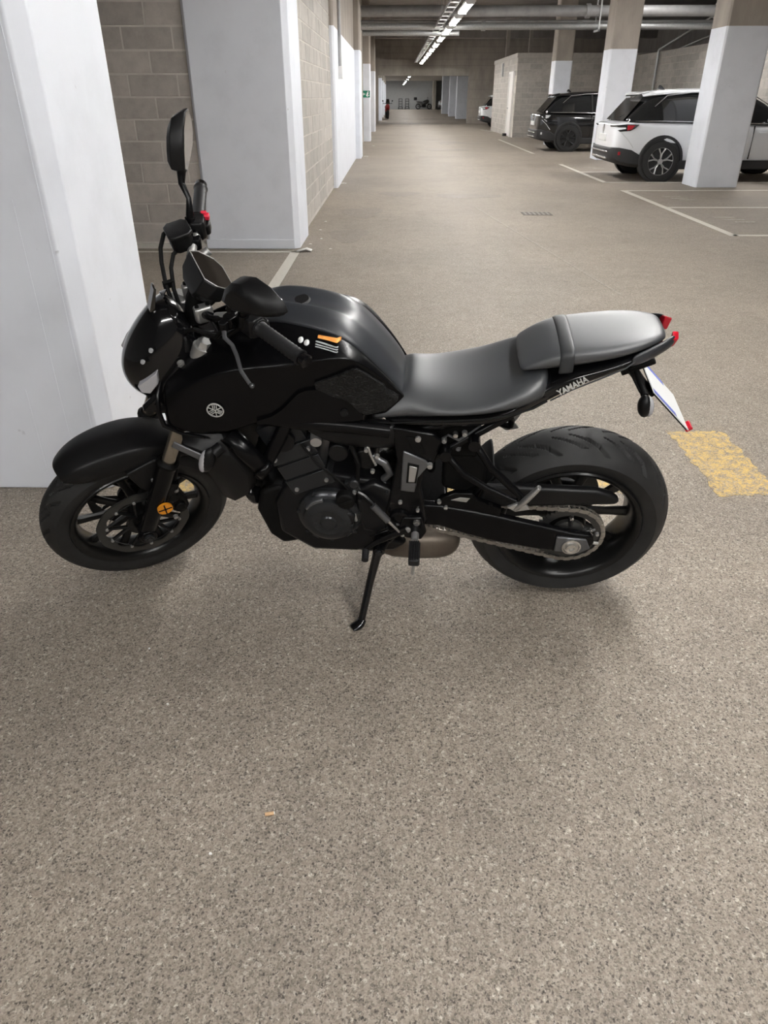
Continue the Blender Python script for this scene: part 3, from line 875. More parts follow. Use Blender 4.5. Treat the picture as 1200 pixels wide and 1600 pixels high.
for s_ in (-1, 1):
    d = MB()
    nseg = 70
    for y0 in (0.066 * s_, 0.071 * s_):
        ro = [0.149 - 0.004 * (0.5 + 0.5 * cos(10 * 2 * pi * k / nseg)) for k in range(nseg)]
        ri = [0.119 + 0.004 * cos(10 * 2 * pi * k / nseg) for k in range(nseg)]
        d.faces([(FW[0] + ro[k] * cos(2 * pi * k / nseg), y0, FW[2] + ro[k] * sin(2 * pi * k / nseg)) for k in range(nseg)] +
                [(FW[0] + ri[k] * cos(2 * pi * k / nseg), y0, FW[2] + ri[k] * sin(2 * pi * k / nseg)) for k in range(nseg)],
                [(i, (i + 1) % nseg, nseg + (i + 1) % nseg, nseg + i) for i in range(nseg)])
    for rad in (0.149, 0.112):
        d.lathe([(0.066 * s_, rad - (0.002 if rad > .12 else 0)), (0.071 * s_, rad - (0.002 if rad > .12 else 0))], FW, n=70)
    disc = B(d, 'front_brake_disc', 'disc', front_wheel, steer=True)
    car = MB()
    for k in range(5):
        a = 2 * pi * k / 5
        for dd in (-0.28, 0.28):
            p0 = (FW[0] + 0.045 * cos(a), 0.064 * s_, FW[2] + 0.045 * sin(a)); p1 = (FW[0] + 0.116 * cos(a + dd), 0.068 * s_, FW[2] + 0.116 * sin(a + dd))
            car.tube([p0, p1], [0.009, 0.007], n=6, flat=(1, 0.6))
    car.lathe([(0.058 * s_, 0.03), (0.07 * s_, 0.03), (0.07 * s_, 0.052), (0.058 * s_, 0.052)], FW, n=24, closed=True)
    B(car, 'disc_carrier', 'rim', front_wheel, steer=True)
    for k in range(5):
        for dd in (-0.28, 0.28):
            a = 2 * pi * k / 5 + dd
            bolt(front_wheel, (FW[0] + 0.116 * cos(a), 0.071 * s_, FW[2] + 0.116 * sin(a)), 0.006, 'alu', (0, s_, 0), 0.004, 'disc_button', steer=True)

# ---- forks
def fork_x(z): return 1.40 + (0.30 - z) * math.tan(RAKE)
FY = 0.105
for s_ in (1, -1):
    y = FY * s_
    m = MB().tube([(fork_x(0.255) + 0.0, y, 0.265), (fork_x(0.31), y, 0.31), (fork_x(0.38), y, 0.38), (fork_x(0.56), y, 0.56), (fork_x(0.585), y, 0.585)], [0.020, 0.026, 0.0275, 0.029, 0.031], n=20)
    m.cyl((FW[0], y - 0.028 * s_, 0.30), (FW[0], y + 0.028 * s_, 0.30), 0.027, n=20)
    m.box((fork_x(0.43) - 0.035, y, 0.44), (0.05, 0.022, 0.13), Matrix.Rotation(-RAKE, 4, 'Y'))
    leg = B(m, 'fork_leg', 'frame_paint', steer=True, bev=0.003)
    B(MB().cyl((fork_x(0.57), y, 0.57), (fork_x(0.90), y, 0.90), 0.0205, n=20), 'stanchion', 'stanchion', leg, steer=True)
    B(MB().lathe([(0, 0.029), (0.006, 0.033), (0.014, 0.033), (0.022, 0.024)], (0, 0, 0), 'z', 24).xform(Matrix.Translation((fork_x(0.578), y, 0.578)) @ Matrix.Rotation(-RAKE, 4, 'Y')), 'dust_seal', 'matte', leg, steer=True)
    B(MB().cyl((fork_x(0.93), y, 0.93), (fork_x(0.975), y, 0.975), 0.027, n=18).cyl((fork_x(0.975), y, 0.975), (fork_x(0.99), y, 0.99), 0.021, 0.018, n=6), 'fork_cap', 'alu', leg, steer=True)
    B(MB().cyl((FW[0], y + 0.026 * s_, 0.30), (FW[0], y + 0.036 * s_, 0.30), 0.018, 0.016, n=20).cyl((FW[0], y + 0.036 * s_, 0.30), (FW[0], y + 0.038 * s_, 0.30), 0.009, 0.009, n=6), 'axle_cap', 'engine_hi', leg, steer=True)
    # caliper behind the fork leg
    cal = MB().rbox((1.285, 0.072 * s_, 0.395), (0.055, 0.07, 0.13), Matrix.Rotation(0.25, 4, 'Y'), 0.3)
    cal.cyl((1.285, 0.10 * s_, 0.43), (1.285, 0.117 * s_, 0.43), 0.018, n=14).cyl((1.275, 0.10 * s_, 0.375), (1.275, 0.117 * s_, 0.375), 0.018, n=14)
    calo = B(cal, 'brake_caliper', 'matte', leg, steer=True, bev=0.004)
    bolt(leg, (1.272, 0.11 * s_, 0.46), 0.009, 'alu', (0, s_, 0), steer=True)
    bolt(leg, (1.300, 0.11 * s_, 0.33), 0.008, 'alu', (0, s_, 0), steer=True)
    rf = MB().cyl((1.322, 0.134 * s_, 0.425), (1.322, 0.142 * s_, 0.425), 0.0235, n=20)
    B(rf, 'orange_reflector', 'orange_lens', leg, steer=True)
    B(MB().box((1.322, 0.1425 * s_, 0.425), (0.042, 0.002, 0.004)).box((1.322, 0.1425 * s_, 0.425), (0.004, 0.002, 0.042)), 'reflector_bar', 'matte', leg, steer=True)
    B(MB().cyl((1.322, 0.11 * s_, 0.425), (1.322, 0.134 * s_, 0.425), 0.012, n=10), 'reflector_stalk', 'matte', leg, steer=True)
# triple clamps
tc_ = MB()
for z in (0.745, 0.925):
    x = fork_x(z); xs = 1.49 - z * math.tan(RAKE)
    tc_.prism([(x + 0.035, -0.10), (x + 0.035, 0.10), (x + 0.02, 0.14), (x - 0.03, 0.14), (xs - 0.035, 0.04), (xs - 0.035, -0.04), (x - 0.03, -0.14), (x + 0.02, -0.14)], z - 0.018, z + 0.018, 'xy')
tc_.cyl((1.49 - 0.72 * math.tan(RAKE), 0, 0.72), (1.49 - 0.95 * math.tan(RAKE), 0, 0.95), 0.032, n=18)
B(tc_, 'triple_clamp', 'frame_paint', steer=True, bev=0.004)
# brake hoses
for s_ in (1, -1):
    B(MB().tube([(1.14, 0.03 * s_, 0.80), (1.20, 0.10 * s_, 0.72), (1.235, 0.115 * s_, 0.60), (1.262, 0.10 * s_, 0.50), (1.285, 0.08 * s_, 0.455)], 0.0055, n=8), 'brake_hose', 'matte', steer=True)

# ---- front fender (steered)
def fender_rows():
    rows = []
    st_ = [(60, 0.345, 0.050, 0.322), (66, 0.350, 0.066, 0.300), (74, 0.354, 0.074, 0.285), (84, 0.356, 0.078, 0.282), (95, 0.357, 0.080, 0.280), (104, 0.356, 0.080, 0.270), (114, 0.353, 0.074, 0.272), (124, 0.348, 0.062, 0.30), (134, 0.342, 0.055, 0.315), (145, 0.338, 0.05, 0.315)]
    for deg, rc, hw, rs in st_:
        a = radians(deg)
        row = []
        for t, rr in ((-1.0, rs), (-1.0, rs * 0.55 + rc * 0.45), (-0.92, rc - 0.022), (-0.84, rc - 0.012), (-0.76, rc - 0.008), (-0.35, rc + 0.001), (0, rc + 0.005), (0.35, rc + 0.001), (0.76, rc - 0.008), (0.84, rc - 0.012), (0.92, rc - 0.022), (1.0, rs * 0.55 + rc * 0.45), (1.0, rs)):
            row.append((FW[0] + rr * cos(a), hw * t, FW[2] + rr * sin(a)))
        rows.append(row)
    return rows
fender = B(MB().grid(fender_rows()), 'front_fender', 'plastic', steer=True, sub=2, solid=0.005)
for s_ in (1, -1):
    out = [(1.392, 0.575), (1.30, 0.60), (1.272, 0.58), (1.30, 0.47), (1.345, 0.455), (1.37, 0.50)]
    B(MB().prism(out, 0.072 * s_, 0.092 * s_), 'fender_bracket', 'plastic', fender, steer=True, bev=0.006)
    bolt(fender, (1.325, 0.092 * s_, 0.52), 0.007, 'alu', (0, s_, 0), steer=True)

# ---- headlight cowl (steered)
def ring_cowl(z, xf, hw, xb, nose=0.55):
    pts = [(xf, 0.0), (xf - 0.012, hw * 0.45), (xf - 0.042, hw * 0.84), (xf - 0.085, hw), (xb + 0.03, hw * 0.98), (xb, hw * 0.7), (xb, 0)]
    full = pts + [(x, -y) for x, y in pts[1:-1][::-1]]
    return [(x, y, z + (xf - x) * 0.10) for x, y in full]
cowl = MB().grid([ring_cowl(*a) for a in ((0.772, 1.235, 0.055, 1.15), (0.790, 1.272, 0.080, 1.12), (0.830, 1.296, 0.094, 1.10), (0.872, 1.304, 0.102, 1.09), (0.915, 1.290, 0.102, 1.09), (0.955, 1.266, 0.096, 1.09), (0.995, 1.236, 0.083, 1.10), (1.032, 1.204, 0.066, 1.12), (1.058, 1.176, 0.045, 1.135))], closeV=True, capU=True)
cowl = B(cowl, 'headlight_cowl', 'gloss', steer=True, sub=2)
B(MB().ball((1.262, 0, 0.872), (0.034, 0.05, 0.030), 18, 10), 'headlight_lens', 'screen', cowl, steer=True)
for s_ in (1, -1):
    q = [(1.277, 0.086 * s_, 0.888), (1.252, 0.101 * s_, 0.910), (1.222, 0.107 * s_, 0.932), (1.226, 0.109 * s_, 0.897), (1.252, 0.103 * s_, 0.866), (1.272, 0.090 * s_, 0.866)]
    m = MB()
    back = [(a - 0.012, b - 0.022 * s_, c) for a, b, c in q]
    m.faces(q + back, [(0, 1, 2, 3, 4, 5), (11, 10, 9, 8, 7, 6)] + [(i, 6 + i, 6 + (i + 1) % 6, (i + 1) % 6) for i in range(6)])
    B(m, 'position_light', 'lens', cowl, steer=True, bev=0.003)
    # lower side wing of the cowl
    w_ = [(1.285, 0.815), (1.235, 0.785), (1.17, 0.80), (1.12, 0.90), (1.13, 0.95), (1.17, 0.93), (1.215, 0.885), (1.25, 0.84)]
    B(MB().prism(w_, 0.080 * s_, (0.108 if s_ > 0 else 0.094) * s_), 'cowl_side_wing', 'gloss', cowl, steer=True, bev=0.006)
    bolt(cowl, (1.155, 0.106 * s_, 0.940), 0.010, 'alu', (0, s_, 0), steer=True)
    bolt(cowl, (1.13, 0.105 * s_, 0.905), 0.008, 'alu', (0, s_, 0), steer=True)
    for p in ((1.244, 0.080 * s_, 0.957), (1.216, 0.080 * s_, 0.985)):
        if s_ > 0: bolt(cowl, p, 0.006, 'grey_print', (0.4, s_, 0.2), 0.003, steer=True)
B(MB().prism([(1.186, 1.048), (1.160, 1.112), (1.155, 1.110), (1.172, 1.044)], -0.012, 0.018), 'visor', 'screen', cowl, steer=True, bev=0.003)
B(MB().box((1.20, 0, 0.80), (0.12, 0.10, 0.03)).box((1.16, 0, 0.83), (0.08, 0.16, 0.05)), 'lower_cowl_tray', 'matte', cowl, steer=True, bev=0.006)
B(MB().tube([(1.19, 0.05, 0.80), (1.205, 0.075, 0.74), (1.215, 0.07, 0.69)], [0.022, 0.024, 0.02], n=12), 'hose_guide', 'matte', cowl, steer=True)

# ---- instrument display (steered)
DC = Vector((1.015, 0.0, 1.098))
nrm = Vector((-0.62, 0, 0.78)).normalized(); upv = Vector((0.78, 0, 0.62)).normalized(); sid = Vector((0, 1, 0))
def dp(u, v, d): return DC + sid * u + upv * v + nrm * d
hexo = [(-0.062, 0.046), (0.062, 0.046), (0.078, 0.016), (0.070, -0.030), (0.045, -0.048), (-0.045, -0.048), (-0.070, -0.030), (-0.078, 0.016)]
m = MB().faces([dp(u, v, 0.012) for u, v in hexo] + [dp(u * 0.93, v * 0.9 + 0.004, -0.03) for u, v in hexo] + [dp(u * 0.6, v * 0.6 + 0.01, -0.055) for u, v in hexo],
               [tuple(range(8)), tuple(range(23, 15, -1))] + [(i, 8 + i, 8 + (i + 1) % 8, (i + 1) % 8) for i in range(8)] + [(8 + i, 16 + i, 16 + (i + 1) % 8, 8 + (i + 1) % 8) for i in range(8)])
disp = B(m, 'instrument_display', 'plastic', steer=True, bev=0.004)
m = MB().faces([dp(u * 0.95, v * 0.93, 0.0135) for u, v in hexo] + [dp(u * 0.95, v * 0.93, 0.010) for u, v in hexo], [tuple(range(8)), tuple(range(15, 7, -1))] + [(i, 8 + i, 8 + (i + 1) % 8, (i + 1) % 8) for i in range(8)])
B(m, 'display_glass', 'screen', disp, steer=True)
m = MB()
for i in range(8):
    m.cyl(dp(hexo[i][0] * 0.98, hexo[i][1] * 0.97, 0.0135), dp(hexo[(i + 1) % 8][0] * 0.98, hexo[(i + 1) % 8][1] * 0.97, 0.0135), 0.0012, n=6)
B(m, 'display_rim', 'alu', disp, steer=True)
for u, v in ((0.045, 0.02), (0.05, -0.012)):
    c = dp(u, v, -0.033)
    B(MB().cyl(c, c - nrm * 0.012 + Vector((0.006, 0.0, 0)), 0.009, n=14), 'mounting_grommet', 'matte', disp, steer=True)
B(MB().tube([dp(0.0, 0.0, -0.05), (1.06, 0.0, 1.04), (1.07, 0, 0.98)], [0.03, 0.028, 0.035], n=10), 'display_bracket', 'matte', disp, steer=True)

# ---- handlebar (steered)
def barp(s_): return [(1.058, 0, 1.035), (1.058, 0.065 * s_, 1.035), (1.045, 0.11 * s_, 1.055), (1.005, 0.17 * s_, 1.09), (0.985, 0.20 * s_, 1.098), (0.915, 0.385 * s_, 1.10)]
hb = MB().tube(barp(1), 0.0112, n=14).tube(barp(-1), 0.0112, n=14)
hbar = B(hb, 'handlebar', 'frame_paint', steer=True)
B(MB().cyl((0.982, -0.115, 1.085), (1.035, -0.11, 1.06), 0.0118, n=14).tube([(1.04, 0.112, 1.058), (1.02, 0.145, 1.078), (1.0, 0.172, 1.092)], 0.0118, n=14).tube([(1.04, -0.112, 1.058), (1.02, -0.145, 1.078), (0.995, -0.178, 1.094)], 0.0118, n=14), 'bare_bar_section', 'alu', hbar, steer=True)
for s_ in (-1, 1):
    B(MB().rbox((1.06, 0.05 * s_, 1.03), (0.048, 0.028, 0.045), None, 0.2), 'bar_clamp', 'alu', hbar, steer=True, bev=0.003)
    bolt(hbar, (1.074, 0.05 * s_, 1.052), 0.006, 'matte', (0, 0, 1), steer=True); bolt(hbar, (1.046, 0.05 * s_, 1.052), 0.006, 'matte', (0, 0, 1), steer=True)
def along(s_, t):
    a, b = Vector((0.985, 0.20 * s_, 1.098)), Vector((0.915, 0.385 * s_, 1.10))
    return a.lerp(b, t)
for s_ in (1, -1):
    pts, rad = [], []
    for k in range(25):
        pts.append(along(s_, 0.22 + 0.72 * k / 24)); rad.append(0.0168 + (0.0012 if k % 2 else 0.0) + (0.003 if k in (0, 24) else 0))
    B(MB().tube(pts, rad, n=18), 'grip', 'grip_rubber', hbar, steer=True)
    B(MB().cyl(along(s_, 0.945), along(s_, 1.04), 0.0155, 0.017, n=18).cyl(along(s_, 1.04), along(s_, 1.06), 0.017, 0.012, n=18).cyl(along(s_, 1.06), along(s_, 1.062), 0.006, 0.006, n=6), 'bar_end', 'gloss', hbar, steer=True)
    # switch housing
    ang_ = atan2(0.07, 0.185) * s_
    RM = Matrix.Rotation(ang_, 4, 'Z')
    c = along(s_, 0.06) + Vector((0, 0, -0.002))
    sw = MB().rbox(c, (0.046, 0.056, 0.052), RM, 0.2)
    sw.rbox(c + Vector((-0.022, 0.004 * s_, -0.008)), (0.028, 0.04, 0.03), RM, 0.2)
    sw.cyl(along(s_, 0.19), along(s_, 0.225), 0.021, 0.024, n=18)
    B(sw, 'switch_housing', 'plastic', hbar, steer=True, bev=0.003)
    # lever perch
    pc = Vector((1.012, 0.165 * s_, 1.085))
    B(MB().rbox(pc, (0.05, 0.030, 0.032), RM, 0.2).cyl(pc + Vector((0.03, 0.015 * s_, -0.012)), pc + Vector((0.03, 0.015 * s_, 0.012)), 0.012, n=12), 'lever_perch', 'frame_paint', hbar, steer=True, bev=0.003)
    lv = MB().tube([(1.042, 0.178 * s_, 1.080), (1.050, 0.205 * s_, 1.070), (1.040, 0.225 * s_, 1.060), (1.040, 0.255 * s_, 1.052), (1.046, 0.30 * s_, 1.042), (1.040, 0.340 * s_, 1.034)], [0.0055, 0.005, 0.0045, 0.0045, 0.0042, 0.004], n=10, flat=(1.15, 0.8)).ball((1.037, 0.346 * s_, 1.032), 0.0065, 10, 6)
    B(lv, 'clutch_lever' if s_ > 0 else 'brake_lever', 'plate_paint' if s_ > 0 else 'frame_paint', hbar, steer=True)
B(MB().box(along(-1, 0.10) + Vector((-0.028, 0, 0.016)), (0.016, 0.018, 0.014), Matrix.Rotation(-0.36, 4, 'Z')), 'engine_stop_switch', 'red_plastic', hbar, steer=True, bev=0.003)
B(MB().box(along(-1, 0.16) + Vector((-0.020, 0, 0.020)), (0.016, 0.012, 0.010), Matrix.Rotation(-0.36, 4, 'Z')), 'hazard_switch', 'red_plastic', hbar, steer=True, bev=0.002)
# brake fluid reservoir on the right
rv = B(MB().rbox((1.038, -0.178, 1.098), (0.058, 0.066, 0.050), Matrix.Rotation(0.1, 4, 'Y'), 0.18), 'fluid_reservoir', 'matte', hbar, steer=True, bev=0.004)
B(MB().rbox((1.040, -0.178, 1.122), (0.066, 0.072, 0.012), Matrix.Rotation(0.1, 4, 'Y'), 0.18), 'reservoir_lid', 'plastic', hbar, steer=True, bev=0.003)
# hoses from the master cylinder
for pts in ([(1.035, -0.215, 1.115), (1.075, -0.20, 1.105), (1.095, -0.175, 1.085), (1.105, -0.15, 1.06), (1.115, -0.10, 1.03), (1.115, -0.05, 0.98), (1.10, -0.02, 0.93)],
            [(1.04, -0.17, 1.08), (1.07, -0.15, 1.075), (1.088, -0.125, 1.055), (1.10, -0.085, 1.02), (1.10, -0.04, 0.97), (1.09, -0.01, 0.92)],
            [(1.03, 0.17, 1.075), (1.06, 0.15, 1.03), (1.08, 0.09, 1.0), (1.07, 0.05, 0.95), (1.02, 0.06, 0.90)],
            [(0.99, 0.19, 1.08), (1.04, 0.15, 1.02), (1.10, 0.10, 1.03), (1.13, 0.05, 0.99), (1.10, 0.0, 0.94)]):
    B(MB().tube(pts, 0.0058, n=8), 'control_cable', 'matte', hbar, steer=True)
B(MB().box((1.108, -0.10, 1.028), (0.03, 0.012, 0.02)), 'hose_clip', 'matte', hbar, steer=True, bev=0.002)

# ---- mirrors (steered)
for s_ in (1, -1):
    # shell: outline in the y-z plane, deep towards the front
    if s_ > 0:
        out = [(0.236, 1.206), (0.250, 1.248), (0.272, 1.278), (0.302, 1.290), (0.340, 1.284), (0.374, 1.266), (0.384, 1.248), (0.372, 1.232), (0.320, 1.210), (0.270, 1.196)]
        nk = (0.250, 1.205)
    else:
        out = [(0.256, 1.228), (0.262, 1.272), (0.284, 1.318), (0.318, 1.342), (0.350, 1.332), (0.376, 1.292), (0.380, 1.256), (0.362, 1.232), (0.312, 1.216), (0.276, 1.212)]
        nk = (0.272, 1.224)
    cy = sum(p[0] for p in out) / 10; cz = sum(p[1] for p in out) / 10
    def mp_(y, z, k, d):
        yy = cy + (y - cy) * k; zz = cz + (z - cz) * k
        return ((0.982 if s_ > 0 else 0.945) - (yy - cy) * 0.50 + d - (zz - cz) * 0.10, yy * s_, zz)
    rows = [[mp_(y, z, k, d) for y, z in out] for k, d in ((0.55, 0.045), (0.86, 0.032), (1.0, 0.006), (1.0, -0.004), (0.95, -0.006))]
    m = MB().grid(rows, closeV=True, capU=True)
    mir = B(m, 'mirror', 'plastic', steer=True, bev=0.003)
    rows = [mp_(y, z, 0.94, -0.0065) for y, z in out]; back = [mp_(y, z, 0.94, -0.003) for y, z in out]
    nn = len(out)
    B(MB().faces(rows + back, [tuple(range(nn)), tuple(range(2 * nn - 1, nn - 1, -1))] + [(i, nn + i, nn + (i + 1) % nn, (i + 1) % nn) for i in range(nn)]), 'mirror_glass', 'mirror_glass', mir, steer=True)
    B(MB().tube([(0.998, 0.205 * s_, 1.105), (0.994, 0.212 * s_, 1.135), (0.985, 0.228 * s_, 1.170), mp_(nk[0] - 0.012, nk[1] - 0.03, 1.0, 0.008), mp_(nk[0], nk[1], 1.0, 0.008)], [0.0125, 0.011, 0.0068, 0.009, 0.013], n=12).cyl((1.0, 0.203 * s_, 1.09), (0.996, 0.210 * s_, 1.128), 0.014, n=12), 'mirror_stem', 'frame_paint', mir, steer=True)

# ---- fuel tank cover (centre)
TK = [  # x, edge half width, edge z, crown z, channel depth
    (0.945, 0.075, 0.975, 0.985, 0.004), (0.90, 0.086, 1.012, 1.022, 0.006), (0.85, 0.092, 1.020, 1.044, 0.010), (0.80, 0.098, 1.012, 1.044, 0.016), (0.74, 0.104, 1.001, 1.036, 0.018),
    (0.68, 0.108, 0.984, 1.018, 0.015), (0.64, 0.110, 0.962, 0.993, 0.006), (0.60, 0.109, 0.922, 0.950, 0.0), (0.56, 0.106, 0.876, 0.900, 0.0), (0.525, 0.100, 0.828, 0.855, 0.0), (0.508, 0.095, 0.790, 0.815, 0.0)]
def tank_rows():
    rows = []
    for x, e, ze, zc, ch_ in TK:
        half = [(0.0, zc - ch_), (0.030, zc - ch_ * 0.9), (0.046, zc - 0.001), (e * 0.74, zc - (zc - ze) * 0.38), (e * 0.97, ze + 0.004), (e, ze - 0.006), (e - 0.004, ze - 0.03)]
        rows.append([(x, -y, z) for y, z in half[::-1]] + [(x, y, z) for y, z in half[1:]])
    return rows
tank = B(MB().grid(tank_rows(), capU=False), 'fuel_tank', 'tank', sub=2)
# inner mass under the covers
B(MB().grid([[(x, e * 0.9, ze - 0.03), (x, e * 0.9 + 0.01, 0.80), (x, 0.07, 0.76), (x, -0.07, 0.76), (x, -e * 0.9 - 0.01, 0.80), (x, -e * 0.9, ze - 0.03)] for x, e, ze in ((0.93, 0.08, 0.97), (0.74, 0.1, 1.0), (0.62, 0.105, 0.94), (0.53, 0.09, 0.85))], closeV=True, capU=True), 'tank_core', 'matte', tank)
fc = MB().lathe([(0.0, 0.0), (0.0, 0.034), (-0.004, 0.038), (-0.02, 0.038)], (0.80, 0, 1.0285), 'z', 32)
B(fc, 'filler_cap', 'plastic', tank)

# tank side covers: rows front to rear, columns top to bottom
SC = [
    (1.150, [(0.130, 0.870), (0.150, 0.855), (0.175, 0.830), (0.188, 0.795), (0.188, 0.755)]),
    (1.110, [(0.120, 0.905), (0.152, 0.885), (0.185, 0.850), (0.203, 0.800), (0.198, 0.738)]),
    (1.050, [(0.100, 0.950), (0.150, 0.922), (0.192, 0.888), (0.207, 0.815), (0.196, 0.722)]),
    (0.960, [(0.088, 0.985), (0.150, 0.958), (0.199, 0.930), (0.205, 0.835), (0.190, 0.735)]),
    (0.860, [(0.093, 1.018), (0.150, 0.980), (0.200, 0.938), (0.190, 0.852), (0.172, 0.775)]),
    (0.760, [(0.103, 1.003), (0.150, 0.980), (0.191, 0.948), (0.172, 0.880), (0.160, 0.770)]),
    (0.680, [(0.109, 0.984), (0.148, 0.976), (0.177, 0.960), (0.163, 0.900), (0.154, 0.768)]),
    (0.630, [(0.111, 0.950), (0.138, 0.952), (0.160, 0.944), (0.156, 0.890), (0.150, 0.768)]),
    (0.580, [(0.108, 0.896), (0.126, 0.900), (0.142, 0.893), (0.142, 0.850), (0.140, 0.766)]),
    (0.540, [(0.103, 0.845), (0.114, 0.852), (0.124, 0.848), (0.125, 0.820), (0.124, 0.764)]),
    (0.510, [(0.096, 0.800), (0.102, 0.806), (0.108, 0.804), (0.109, 0.790), (0.110, 0.762)])]
def side_y(x, z):
    xs = sorted(SC)
    col = [[(r[0], r[1][k]) for r in xs] for k in range(5)]
    prof_ = []
    for k in range(5):
        yv = interp([(a, p[0]) for a, p in col[k]], x); zv = interp([(a, p[1]) for a, p in col[k]], x)
        prof_.append((zv, yv))
    prof_.sort()
    return interp(prof_, z)
def sided(mb, name, mat, parent, both=True, **kw):
    return B(mb, name, mat, parent, **kw)
for s_ in (1, -1):
    rows = []
    for x, pr in SC:
        def mixp(a, b, t): return (x, (a[0] + (b[0] - a[0]) * t) * s_, a[1] + (b[1] - a[1]) * t)
        row = [(x, (pr[0][0] - 0.004) * s_, pr[0][1] - 0.004), mixp(pr[0], pr[1], 0), mixp(pr[0], pr[1], 0.12), mixp(pr[1], pr[2], 0), mixp(pr[1], pr[2], 0.76), mixp(pr[2], pr[3], 0), mixp(pr[2], pr[3], 0.14), mixp(pr[3], pr[4], 0), mixp(pr[3], pr[4], 0.85), mixp(pr[3], pr[4], 1)]
        yb, zb = pr[-1]
        row += [(x, (yb - 0.02) * s_, zb - 0.004)]
        rows.append(row)
    x, pr = SC[0]
    rows.insert(0, [(x + 0.004 - 0.01, (y - 0.02) * s_, z) for (_, y, z) in [(0, abs(r[1]), r[2]) for r in rows[0]]])
    cover = B(MB().grid(rows), 'tank_side_cover', 'satin', tank, sub=2)
# panels that lie on the side cover
def band(top, bot, nu, nv, lift, thick, s_):
    rows = []
    for i in range(nu + 1):
        a = poly_at(top, i / nu); b = poly_at(bot, i / nu)
        row = []
        for j in range(nv + 1):
            t = j / nv
            x = a[0] + (b[0] - a[0]) * t; z = a[1] + (b[1] - a[1]) * t
            row.append((x, (side_y(x, z) + lift) * s_, z))
        rows.append(row)
    m = MB().grid(rows)
    R0 = [[(x, y - thick * s_, z) for x, y, z in row] for row in rows]
    edge = [r[0] for r in rows] + rows[-1][1:] + [r[-1] for r in rows[::-1]][1:] + rows[0][::-1][1:-1]
    edge0 = [r[0] for r in R0] + R0[-1][1:] + [r[-1] for r in R0[::-1]][1:] + R0[0][::-1][1:-1]
    k = len(edge)
    m.faces(edge + edge0, [(i, (i + 1) % k, k + (i + 1) % k, k + i) for i in range(k)])
    return m
for s_ in (1, -1):
    B(band([(0.738, 0.884), (0.68, 0.905), (0.632, 0.924), (0.608, 0.905), (0.56, 0.858), (0.526, 0.820)], [(0.736, 0.868), (0.70, 0.845), (0.655, 0.825), (0.630, 0.79), (0.612, 0.778), (0.560, 0.785), (0.528, 0.808)], 36, 14, 0.011, 0.03, s_), 'knee_pad', 'kneepad', tank)
    lc = B(band([(0.90, 0.772), (0.86, 0.783), (0.83, 0.805), (0.80, 0.838), (0.782, 0.857), (0.76, 0.864), (0.73, 0.864), (0.70, 0.858), (0.67, 0.843), (0.645, 0.822), (0.628, 0.80), (0.618, 0.772)], [(0.90, 0.760), (0.85, 0.757), (0.80, 0.756), (0.76, 0.756), (0.70, 0.757), (0.66, 0.759), (0.63, 0.761), (0.618, 0.764)], 44, 12, 0.010, 0.03, s_), 'lower_side_cover', 'satin', tank, bev=0.004)
    bolt(tank, (0.668, (side_y(0.668, 0.79) + 0.012) * s_, 0.790), 0.012, 'plastic', (0, s_, 0), 0.005, 'cover_bolt')
    # front scoop lip
    B(MB().tube([(1.152, 0.128 * s_, 0.872), (1.158, 0.175 * s_, 0.835), (1.160, 0.190 * s_, 0.795), (1.155, 0.190 * s_, 0.750), (1.11, 0.196 * s_, 0.730), (1.05, 0.194 * s_, 0.716)], [0.004, 0.006, 0.007, 0.007, 0.005, 0.004], n=8), 'scoop_lip', 'frame_paint', tank)
    # tuning-fork badge
    bd = MB()
    bc = Vector((1.000, 0, 0.814)); br = 0.0225
    ring_o = [(bc.x + br * cos(2 * pi * k / 36), bc.z + br * sin(2 * pi * k / 36)) for k in range(36)]
    ring_i = [(bc.x + br * 0.86 * cos(2 * pi * k / 36), bc.z + br * 0.86 * sin(2 * pi * k / 36)) for k in range(36)]
    L = lambda a, b, h: (a, (side_y(a, b) + h) * s_, b)
    for h in (0.0015, 0.0035):
        bd.faces([L(a, b, h) for a, b in ring_o] + [L(a, b, h) for a, b in ring_i], [(i, (i + 1) % 36, 36 + (i + 1) % 36, 36 + i) for i in range(36)])
    bd.faces([L(a, b, 0.0015) for a, b in ring_o] + [L(a, b, 0.0035) for a, b in ring_o], [(i, (i + 1) % 36, 36 + (i + 1) % 36, 36 + i) for i in range(36)])
    def stick(a0, r0, a1, r1, w):
        p = Vector((bc.x + r0 * cos(a0), bc.z + r0 * sin(a0))); q = Vector((bc.x + r1 * cos(a1), bc.z + r1 * sin(a1)))
        t = (q - p).normalized(); nn_ = Vector((-t.y, t.x)) * w
        qs = [p + nn_, q + nn_, q - nn_, p - nn_]
        bd.faces([L(v.x, v.y, 0.0035) for v in qs] + [L(v.x, v.y, 0.001) for v in qs], [(0, 1, 2, 3), (7, 6, 5, 4), (0, 4, 5, 1), (1, 5, 6, 2), (2, 6, 7, 3), (3, 7, 4, 0)])
    for k in range(3):
        a = pi / 2 + 2 * pi * k / 3
        stick(a + pi, 0.86 * br, a, 0.12 * br, 0.0011)
        for dd in (-1, 0, 1):
            stick(a + dd * 0.9, 0.26 * br, a + dd * 0.30, 0.80 * br, 0.0010)
    B(bd, 'round_badge', 'silver_print', tank)
